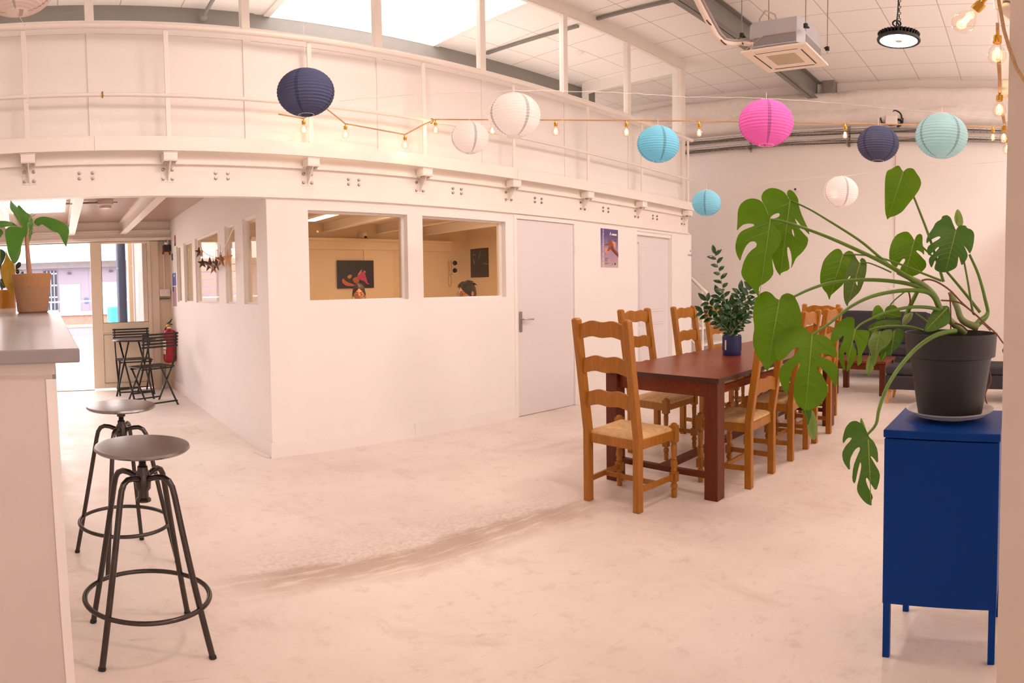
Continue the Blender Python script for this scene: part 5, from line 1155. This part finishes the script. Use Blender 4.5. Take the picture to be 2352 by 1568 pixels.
b.build('young_shoot', STEMP, pb, smooth=True)
oy = 4.62; op = V((at(14, 700, Y=oy).x - .05, oy, BZ))
pc = thing('potted_rubber_plant', 'yellowing plant in an ochre pot at the left edge of the bar', 'potted plant', op)
b = MB(); b.lathe([(0, 0), (.122, 0), (.124, .032), (.124, .033), (.128, .17), (.124, .172), (.12, .15), (0, .15)], (0, 0, 0), 40, None, lambda k, i: 1 if i <= 1 else 0); b.build('pot', [OCHRE, mat('raw_clay_base', 'e4cdb8', .7)], pc, smooth=True, angle=40)
YEL = mat('yellowing_leaf', 'b58c1c', .4, var=.35, scale=4, translucent=.25)
leaf(C1, [(110,590),(118,660),(112,740),(105,830),(95,835),(60,790),(30,740),(8,660),(5,620),(30,570),(45,520),(40,470),(55,510),(80,555)], (50, 500), (100, 835), 4.5, 4.42, op, pc, (), YEL, .3, 0, 5.5, 5)
for o, ba, ti in (([(0,470),(25,480),(45,500),(40,540),(20,580),(0,610),(-20,600),(-20,500)], (0, 480), (5, 605)), ([(118,600),(140,570),(162,575),(160,605),(140,622),(120,628)], (118, 622), (160, 578)), ([(118,630),(140,628),(152,650),(140,665),(122,660)], (120, 640), (150, 655)), ([(0,700),(20,700),(40,740),(45,770),(20,772),(0,770)], (0, 710), (42, 768)), ([(155,655),(175,645),(185,660),(165,662)], (155, 658), (185, 655))):
    leaf(C1, o, ba, ti, 4.60, 4.56, op, pc, (), mat('deep_green_leaf', '1f3d24', .3, var=.15, scale=5), .2, 0, 5, 0)
stem([(C1, 45, 665, 4.58), (C1, 70, 640, 4.58), (C1, 110, 628, 4.58), (C1, 150, 632, 4.58), (C1, 180, 650, 4.58)], .003, .002, mat('brown_twig', '5a4a2a', .6), op, pc, 'twig', 6)
b = MB(); b.tube([(.02, 0, .14), (.03, .0, .26), (.01, 0, .42), (-.02, 0, .60)], [.008, .007, .006, .004], 8); b.build('stem', mat('brown_stalk', '6a5634', .6), pc, smooth=True)
# ================================================================ LOUNGE CORNER
so = thing('sofa', 'charcoal fabric sofa with high back standing against the far wall', 'sofa', (8.3, 1.95, 0))
b = MB(); b.box(-.05, .55, -.68, .68, .20, .36); b.build('base', SOFAM, so, bevel=.03)
for s in (-1, 1):
    b = MB(); b.box(-.08, .45, s*.34 - .33, s*.34 + .33, .36, .48); b.build('seat_cushion', SOFAM, so, bevel=.04, bseg=4)
    b = MB(); b.box(-.07, .07, s*.34 - .33, s*.34 + .33, 0, .50, Matrix.Translation((.42, 0, .45)) @ Matrix.Rotation(.18, 4, 'Y')); b.build('back_cushion', SOFAM, so, bevel=.05, bseg=4)
b = MB(); b.box(-.06, .05, -.70, .70, 0, .55, Matrix.Translation((.52, 0, .38)) @ Matrix.Rotation(.15, 4, 'Y')); b.build('backrest', SOFAM, so, bevel=.05, bseg=4)
for x in (.0, .5):
    for y in (-.6, .6):
        b = MB(); b.tube([(x, y, .21), (x*1.05 - .02, y*1.05, 0)], [.022, .013], 12); b.build('leg', PINE, so)
def ott(lab, loc, hx, hy):
    o = thing('ottoman', lab, 'ottoman', loc)
    b = MB(); b.box(-hx, hx, -hy, hy, .165, .325); b.build('base', SOFAM, o, bevel=.02, bseg=3)
    b = MB(); b.box(-hx, hx, -hy, hy, .328, .42); b.build('cushion', SOFAM, o, bevel=.03, bseg=4)
    for sx in (-1, 1):
        for sy in (-1, 1):
            b = MB(); b.tube([(sx*(hx - .08), sy*(hy - .05), .17), (sx*(hx - .03), sy*(hy - .015), 0)], [.024, .014], 12); b.build('leg', PINE, o)
ott('charcoal footstool with tapered pine legs, left of the big plant pot', (6.78, 1.235, 0), .22, .2)
ott('long charcoal footstool showing between the plant pot and the near post', (7.10, -.02, 0), .30, .42)
ct = thing('coffee_table', 'low dark wooden table in front of the charcoal sofa', 'table', (7.28, 1.86, 0))
b = MB(); b.box(-.29, .29, -.34, .34, .39, .42); b.build('tabletop', MAHOG, ct, bevel=.004)
b = MB(); b.box(-.26, .26, -.31, .31, .31, .39); b.build('apron', MAHOGV, ct)
for sx in (-1, 1):
    for sy in (-1, 1): b = MB(); x, y = sx*.245, sy*.295; b.box(x - .035, x + .035, y - .035, y + .035, 0, .39); b.build('leg', MAHOGV, ct, bevel=.004)
gp = thing('leafy_garland', 'dark leafy trailing garland lying along the low table behind the far chair', 'garland', (7.3, 2.0, .42))
random.seed(3)
b = MB(); q = [V((0, -.28 + .06*i, .33 + .02*math.sin(i*1.9))) for i in range(11)]; b.tube([V((0, -.2, 0)), V((.02, -.22, .2)), q[0]], .004, 5); b.tube(q, .004, 5); b.tube([q[-1], V((.02, .28, .15)), V((0, .25, 0))], .004, 5); b.build('vine', STEMG, gp)
b = MB()
for p in q:
    for k in range(6): leaflet(b, p, V((random.uniform(-1, 1), random.uniform(-1, 1), random.uniform(-.4, .7))), V((.1, .2, 1)), .05, .015)
b.build('leaves', mat('garland_leaf', '2c4a2c', .4), gp)
# ================================================================ OFFICE CONTENTS
a0, a1 = at(772, 598, Y=YB), at(857, 661, Y=YB)
dp = tag(MB().box(a0.x, a1.x, YB - .030, YB - .022, a1.z, a0.z).build('stage_photo', grad_mat('stage_print', [(.1, '140f22'), (.45, '1d1640'), (.8, '17121f'), (1, '120f14')])), 'dark stage photograph of two reclining dancers on the office wall', 'picture')
wv, hv = a1.x - a0.x, a0.z - a1.z
def dpoly(pts, c, off=.0305):
    b = MB(); b.prism([(a0.x + u*wv, a1.z + v*hv) for u, v in smoothed(pts, 1)], 0, .0008, Matrix(((1, 0, 0, 0), (0, 0, -1, YB - off), (0, 1, 0, 0), (0, 0, 0, 1)))); b.build('figure_print', mat('print_' + c, c, .5), dp)
dpoly([(.14,.38),(.12,.22),(.22,.10),(.40,.07),(.48,.12),(.36,.18),(.24,.24)], 'c06a48'); dpoly([(.17,.34),(.22,.46),(.34,.48),(.44,.34),(.44,.24),(.30,.20)], '2a2022', .0313)
dpoly([(.26,.42),(.33,.50),(.40,.47),(.36,.36),(.30,.34)], 'b8895e', .0321); dpoly([(.40,.34),(.52,.42),(.60,.36),(.58,.20),(.46,.17)], 'b0623c', .0317)
dpoly([(.52,.46),(.60,.50),(.66,.60),(.74,.56),(.78,.40),(.82,.18),(.90,.14),(.80,.13),(.73,.26),(.62,.28)], 'c03a78', .0319); dpoly([(.54,.48),(.62,.62),(.68,.70),(.65,.58),(.60,.48)], 'c58a6a', .0323); dpoly([(.70,.58),(.73,.64),(.78,.61),(.76,.54)], 'b87a58', .0325)
X2 = 6.69; c0, c1 = at(1081, 575, X=X2), at(1123, 636, X=X2)
y0, y1 = min(c0.y, c1.y), max(c0.y, c1.y)
ep_ = tag(MB().box(X2 - .006, X2 - .001, y0, y1, c1.z, c0.z + .02).build('dark_poster', mat('poster_charcoal', '3a3230', .4)), 'dark poster with thin pale lines on the office side wall', 'poster')
b = MB()
for (u0, v0), (u1, v1) in (((.88, .82), (.80, .86)), ((.80, .86), (.72, .80)), ((.52, .70), (.44, .92)), ((.30, .50), (.02, .46)), ((.84, .70), (.80, .55)), ((.76, .60), (.80, .48))):
    hh = c0.z - c1.z; ww = y1 - y0; b.bar((X2 - .007, y0 + u0*ww, c1.z + v0*hh), (X2 - .007, y0 + u1*ww, c1.z + v1*hh), .004, .006)
b.build('line_print', mat('print_pale', 'b8a69c', .5), ep_)
p = at(1033, 614, Y=YB); ph = thing('wall_phone', 'cream intercom handset with looped cord on the office back wall', 'phone', (p.x, YB, p.z))
b = MB(); b.box(-.045, .045, -.02, 0, -.13, .11); b.build('base_plate', mat('ivory_plastic', 'cbb48e', .4), ph, bevel=.008)
b = MB(); b.tube([(-.02, -.03, .10), (-.025, -.055, .07), (-.02, -.05, 0), (-.025, -.055, -.08), (-.02, -.03, -.11)], [.018, .02, .013, .02, .018], 10); b.build('handset', mat('ivory_plastic2', 'd4bd98', .4), ph, smooth=True)
b = MB(); b.tube([(-.01 + .035*math.sin(t), -.012, -.13 - .10*(1 - math.cos(t))) for t in [2*PI*k/20 for k in range(21)]], .004, 6); b.build('cord', mat('ivory_cord', 'b89a70', .5), ph)
for py, nm in ((604, 'upper'), (621, 'lower')):
    p = at(1041.5, py, Y=YB); g = thing('wall_dial', '%s of two square wall plates with a round black dial beside the intercom' % nm, 'dial', (p.x + .015, YB, p.z))
    b = MB(); b.box(-.055, .055, -.015, 0, -.055, .055); b.build('plate', PLASTICW, g, bevel=.004); b = MB(); b.lathe([(0, 0), (.042, 0), (.04, .02), (0, .02)], (0, -.015, 0), 28, Matrix.Rotation(PI/2, 4, 'X')); b.build('dial', BLACKP, g)
for x, nm in ((3.45, 'first'), (5.18, 'second')):
    tl2 = thing('tube_light', 'lit ceiling tube seen through the %s' % ('office window nearer the wall corner' if nm == 'first' else 'office window beside the plain door'), 'ceiling light', (x, 6.4, 2.325))
    b = MB(); b.box(-.09, .09, -1.46, 1.46, -.03, 0); b.build('housing', WHITE, tl2); b = MB(); b.box(-.075, .075, -1.45, 1.45, -.045, -.03); b.build('diffuser', TUBEE, tl2)
p = at(849, 540, Y=YB - .3); wc = thing('ceiling_camera', 'tiny white camera with a black eye under the office ceiling', 'camera', (p.x, YB - .1, p.z))
b = MB(); b.box(-.03, .03, -.06, .1, -.02, .05); b.build('mount', PLASTICW, wc); b = MB(); b.ball((0, -.07, -.02), .022, 12, 8); b.build('eye', BLACKP, wc)
# stars hung in front of the side windows
sg = thing('star_garland', 'string of small copper paper stars hung along the side windows', 'garland', (XC - .07, 6, 1.6))
sp_ = [at(px, py, X=XC - .07) - V((XC - .07, 6, 1.6)) for px, py in ((537, 521), (520, 560), (508, 583), (499, 590), (490, 590), (476, 585), (462, 573), (454, 560), (447, 550))]
b = MB(); b.tube(sp_, .004, 5); b.build('hanging_cord', WIRE, sg)
stc = (mat('copper_star', '8a5a34', .35, metal=.5), mat('kraft_star', 'c99a68', .7), mat('dark_star', '4a3424', .4, metal=.4))
for i, (px, py, sz, mi) in enumerate(((457, 579, .07, 2), (463, 580, .075, 1), (465, 604, .06, 2), (482, 607, .085, 2), (490, 613, .085, 0), (496, 606, .085, 2), (507, 597, .085, 0), (523, 595, .10, 1))):
    p = at(px, py, X=XC - .07) - V((XC - .07, 6, 1.6)); b = MB()
    pts = [((sz if k % 2 == 0 else sz*.42)*math.sin(k*PI/5), (sz if k % 2 == 0 else sz*.42)*math.cos(k*PI/5)) for k in range(10)]
    rot = random.uniform(-.6, .6) + (.9 if mi == 2 else 0)
    M = Matrix.Translation(p) @ Matrix.Rotation(rot, 4, 'Z') @ Matrix(((0, 0, 1, 0), (1, 0, 0, 0), (0, 1, 0, 0), (0, 0, 0, 1)))
    top = [b._v(M @ V((x, y, 0))) for x, y in pts]; a_, c_ = b._v(M @ V((0, 0, .012))), b._v(M @ V((0, 0, -.012)))
    for k in range(10): b._f([top[k], top[(k+1) % 10], a_]); b._f([top[(k+1) % 10], top[k], c_])
    b.tube([p + V((0, 0, sz)), p + V((0, 0, sz + .06))], .0015, 4); b.build('star', stc[mi], sg)
# ================================================================ THE TWO PEOPLE IN THE OFFICE
def head(b, M, w=.072, l=.094, hgt=.115):
    b.T = M     # head centre at the origin, face towards -Y
    n, mrg = 40, 28
    rows = []
    for i in range(mrg + 1):
        ph = PI*i/mrg; row = []
        for k in range(n):
            th = 2*PI*k/n; x, y, z = math.sin(ph)*math.sin(th), -math.sin(ph)*math.cos(th), math.cos(ph)
            X_, Y_, Z_ = x*w, y*l, z*hgt
            if z < -.1: q = min(1, (-.1 - z)/.9); X_ *= 1 - .30*q; Y_ = Y_*(1 - .12*q) - .012*q*(1 if y < 0 else -1.2)
            if y < 0:
                f = max(0, -y); g = math.exp(-(x/.16)**2)
                Y_ -= .024*g*f*math.exp(-((z + .16)/.14)**2)*max(0, 1)          # nose
                Y_ -= .007*math.exp(-(x/.5)**2)*f*math.exp(-((z - .18)/.10)**2)   # brow
                Y_ += .010*f*(math.exp(-((x - .38)/.17)**2) + math.exp(-((x + .38)/.17)**2))*math.exp(-((z - .0)/.11)**2)  # eye sockets
                Y_ -= .006*f*math.exp(-(x/.28)**2)*(math.exp(-((z + .42)/.05)**2) + math.exp(-((z + .54)/.05)**2))        # lips
                Y_ -= .008*f*math.exp(-(x/.3)**2)*math.exp(-((z + .80)/.12)**2)   # chin
            row.append(b._v((X_, Y_, Z_)))
        rows.append(row)
    for A, B in zip(rows, rows[1:]):
        for k in range(n): b._f([A[k], B[k], B[(k+1) % n], A[(k+1) % n]])
    for s in (-1, 1): b.ball((s*w*1.0, .012, -.012), .030, 14, 10, (.35, .62, 1.05), None)
    b.T = Matrix()
def person(lab, loc, rz, headM, hair, top, bun=False, glasses=False):
    t = thing('person', lab, 'person', loc, rz)
    b = MB()
    # neck, torso, arms reaching to a desk in front, seated legs and feet: overlapping volumes fused into one skin
    hm = headM
    head(b, hm)
    nk = hm @ V((0, .025, -.08)); b.tube([nk, V((0, .045, 1.10)), V((0, .05, 1.05))], [.052, .056, .07], 16)
    b.tube([(0, .05, 1.08), (0, .055, 1.02), (0, .06, .92), (0, .06, .76), (0, .06, .62), (0, .06, .50), (0, .05, .44)], [.07, .13, .145, .135, .125, .145, .13], 20)
    for s in (-1, 1):
        b.ball((s*.165, .055, 1.01), .062, 14, 10)
        b.tube([(s*.10, .055, 1.03), (s*.17, .055, 1.01), (s*.205, .02, .87), (s*.215, -.03, .74)], [.06, .058, .048, .042], 14)
        b.tube([(s*.215, -.03, .74), (s*.19, -.16, .745), (s*.15, -.28, .765)], [.042, .038, .026], 14)
        b.ball((s*.145, -.32, .762), .045, 12, 8, (.85, 1.1, .45))
        for k in range(4): b.tube([(s*(.12 + .018*k), -.355, .765), (s*(.118 + .019*k), -.39, .758), (s*(.118 + .019*k), -.415, .745)], [.0095, .009, .008], 8)
        b.tube([(s*.125, -.30, .765), (s*.10, -.33, .765), (s*.095, -.355, .758)], [.012, .011, .009], 8)
        b.tube([(s*.08, .05, .47), (s*.10, -.15, .48), (s*.11, -.38, .47)], [.095, .085, .062], 16)
        b.tube([(s*.11, -.38, .47), (s*.11, -.40, .30), (s*.11, -.38, .08)], [.06, .056, .042], 14)
        b.tube([(s*.11, -.34, .045), (s*.11, -.46, .04), (s*.11, -.56, .03)], [.045, .04, .028], 12)
    o = b.build('body', SKIN, t, smooth=True, angle=180)
    r = o.modifiers.new('fuse', 'REMESH'); r.mode = 'VOXEL'; r.voxel_size = .006; r.use_smooth_shade = True
    sm = o.modifiers.new('smooth', 'SMOOTH'); sm.factor = .5; sm.iterations = 3
    # clothing
    b = MB(); b.tube([(0, .05, 1.085), (0, .055, 1.03), (0, .06, .92), (0, .06, .76), (0, .06, .62), (0, .06, .50)], [.085, .142, .157, .147, .137, .155], 24)
    for s in (-1, 1): b.tube([(s*.09, .055, 1.03), (s*.175, .055, 1.015), (s*.21, .02, .87), (s*.22, -.03, .74), (s*.195, -.15, .745)], [.07, .07, .06, .053, .048], 16)
    o = b.build('shirt', top, t, smooth=True, angle=180); r = o.modifiers.new('fuse', 'REMESH'); r.mode = 'VOXEL'; r.voxel_size = .008; r.use_smooth_shade = True
    b = MB()
    for s in (-1, 1):
        b.tube([(s*.07, .06, .47), (s*.10, -.15, .48), (s*.11, -.39, .47)], [.115, .098, .074], 16); b.tube([(s*.11, -.39, .48), (s*.11, -.40, .30), (s*.11, -.38, .09)], [.073, .066, .056], 16)
    o = b.build('trousers', CLOTH1, t, smooth=True, angle=180); r = o.modifiers.new('fuse', 'REMESH'); r.mode = 'VOXEL'; r.voxel_size = .009; r.use_smooth_shade = True
    # hair: a cap over the crown with strands
    b = MB(); b.T = hm; n, mrg = 44, 26; rows = []
    for i in range(mrg + 1):
        row = []
        for k in range(n):
            th = 2*PI*k/n; c = math.cos(th)                 # c=1 towards the face
            lim = (.30 + .0*c) if False else PI*(.30 + .34*(1 - max(0, c))**.6 if c > 0 else .66)
            ph = lim*i/mrg; x, y, z = math.sin(ph)*math.sin(th), -math.sin(ph)*math.cos(th), math.cos(ph)
            g = 1.07 + .025*noise.noise(V((x*5, y*5, z*5))) + .012*noise.noise(V((x*16, y*16, z*6))); fade = 1 - .05*(i/mrg)**6
            row.append(b._v((x*.072*g*fade*1.02, y*.094*g*fade, z*.115*g*fade)))
        rows.append(row)
    for A, B in zip(rows, rows[1:]):
        for k in range(n): b._f([A[k], B[k], B[(k+1) % n], A[(k+1) % n]])
    if bun:
        b.ball((0, .105, .03), .042, 16, 10)
        for s in (-1, 1): b.tube([(s*.074, -.02, .02), (s*.082, -.03, -.04), (s*.078, -.03, -.10)], [.004, .003, .001], 5)
    else:
        random.seed(5)
        for k in range(110):
            th = random.uniform(-2.6, 2.6); ph = random.uniform(.05, 1.0); x, y, z = math.sin(ph)*math.sin(th), -math.sin(ph)*math.cos(th), math.cos(ph)
            p = V((x*.075, y*.098, z*.121)); d = V((x*.5 + random.uniform(-.3, .3), -.9 if y < -.2 else .9, .05)).normalized()
            b.tube([p, p + d*.018 + V((0, 0, .005)), p + d*.036 + V((0, 0, -.004))], [.005, .004, .001], 5)
    b.build('hair', hair, t, smooth=True, angle=80)
    # eyes, brows, lips
    b = MB(); b.T = hm
    for s in (-1, 1): b.ball((s*.028, -.084, -.002), .0125, 12, 8, (1.15, .7, .75))
    b.build('eyelid', mat('eyelid_skin', 'bf8262', .5), t, smooth=True)
    b = MB(); b.T = hm
    for s in (-1, 1): b.tube([(s*.014, -.096, -.006), (s*.028, -.0965, -.010), (s*.042, -.090, -.006)], .0014, 5); b.tube([(s*.014, -.1, .021), (s*.030, -.098, .026), (s*.046, -.086, .021)], .0026, 6)
    b.build('brow', hair, t)
    b = MB(); b.T = hm; b.tube([(-.022, -.094, -.050), (0, -.103, -.049), (.022, -.094, -.050)], [.002, .005, .002], 8); b.build('lips', mat('lips', 'b0604c', .5), t, smooth=True)
    if glasses:
        b = MB(); b.T = hm
        for s in (-1, 1): b.ring((s*.033, -.101, -.006), .022, .0016, 24, 5, Matrix.Rotation(PI/2, 4, 'X')); b.tube([(s*.055, -.098, -.004), (s*.076, -.05, 0), (s*.078, .01, 0)], .0016, 5)
        b.tube([(-.012, -.102, 0), (.012, -.102, 0)], .0016, 5); b.build('glasses', BLACKM, t)
    return t
hM = lambda z, pit, y=0: Matrix.Translation((0, y, z)) @ Matrix.Rotation(pit, 4, 'X')
person('woman with brown hair tied back looking down behind the office window with the stage photo', (3.535, 6.6, 0), -.45, hM(1.262, .16, -.03), HAIR1, CLOTH1, bun=True)
person('man with tousled dark hair and glasses in profile behind the office window beside the door', (4.0, 5.02, 0), -PI/2 - .12, hM(1.25, .12, -.02), HAIR2, CLOTH2, glasses=True)
# ================================================================ LIGHT
def area(name, loc, size, power, col=(1, .9, .82), rot=(0, 0, 0), shape='DISK', size_y=None, spread=PI):
    l = bpy.data.lights.new(name, 'AREA'); l.shape = shape; l.size = size; l.energy = power; l.color = col; l.spread = spread
    if size_y: l.size_y = size_y
    o = bpy.data.objects.new(name, l); COL.objects.link(o); o.location = loc; o.rotation_euler = rot; return o
WARM = (1, .785, .69)
for x, y, e in ((5.29, 1.07, 95), (1.95, 1.2, 68), (1.95, 3.3, 18)):
    l = bpy.data.lights.new('pendant_light', 'SPOT'); l.energy = e; l.color = WARM; l.spot_size = math.radians(172); l.spot_blend = .35; l.shadow_soft_size = .11
    o = bpy.data.objects.new('pendant_light', l); COL.objects.link(o); o.location = (x, y, 3.7 if x < 3 else 3.57)
for o in [x for x in bpy.data.objects if x.name.startswith('filament')]:
    c = sum((V(q.co) for q in o.data.vertices), V((0, 0, 0)))/len(o.data.vertices); l = bpy.data.lights.new('bulb_light', 'POINT'); l.energy = .6; l.color = (1, .62, .34); l.shadow_soft_size = .02
    q = bpy.data.objects.new('bulb_light', l); COL.objects.link(q); q.location = c + V((0, 0, 0))
area('corridor_panel_light', (-.38, 5.8, 2.30), .9, 10, (1, .82, .76), shape='RECTANGLE', size_y=2.5)
for x in (3.45, 5.18): area('office_tube_light', (x, 5.8, 2.27), .14, 26, (1, .77, .60), shape='RECTANGLE', size_y=1.45)
for nm, loc, rot, sx, sy in (('skylight_portal', (3.46, 5.4, CEIL + .7), (0, 0, 0), 2.2, 2.0), ('added_hall_fill_portal', (1.55, -3.6, CEIL + .15), (0, 0, 0), 4.1, 4.0), ('added_hall_fill_portal', (6.45, -3.6, CEIL + .15), (0, 0, 0), 4.1, 4.0), ('added_upper_fill_portal', (2.2, 7.5, CEIL + .15), (0, 0, 0), 9.4, 1.5), ('entrance_portal', (-.3, YB + .2, 1.03), (PI/2, 0, 0), 3.2, 2.06)):  # both hall portals and the long upper one serve added, unseen roof openings
    o = area(nm, loc, sx, 1, (1, 1, 1), rot, 'RECTANGLE', sy); o.data.cycles.is_portal = True
W = bpy.data.worlds.new('World'); S.world = W; W.use_nodes = True; bg = W.node_tree.nodes['Background']
bg.inputs[0].default_value = (1, .875, .86, 1); bg.inputs[1].default_value = 5.0
S.view_settings.view_transform = 'Standard'; S.view_settings.look = 'None'; S.view_settings.exposure = 0.21; S.view_settings.gamma = 1
S.view_settings.use_curve_mapping = False
S.cycles.max_bounces = 10; S.cycles.diffuse_bounces = 7; S.cycles.glossy_bounces = 3; S.cycles.transmission_bounces = 4; S.cycles.transparent_max_bounces = 12
S.cycles.caustics_reflective = False; S.cycles.caustics_refractive = False; S.cycles.sample_clamp_indirect = 6
S.cycles.use_denoising = True
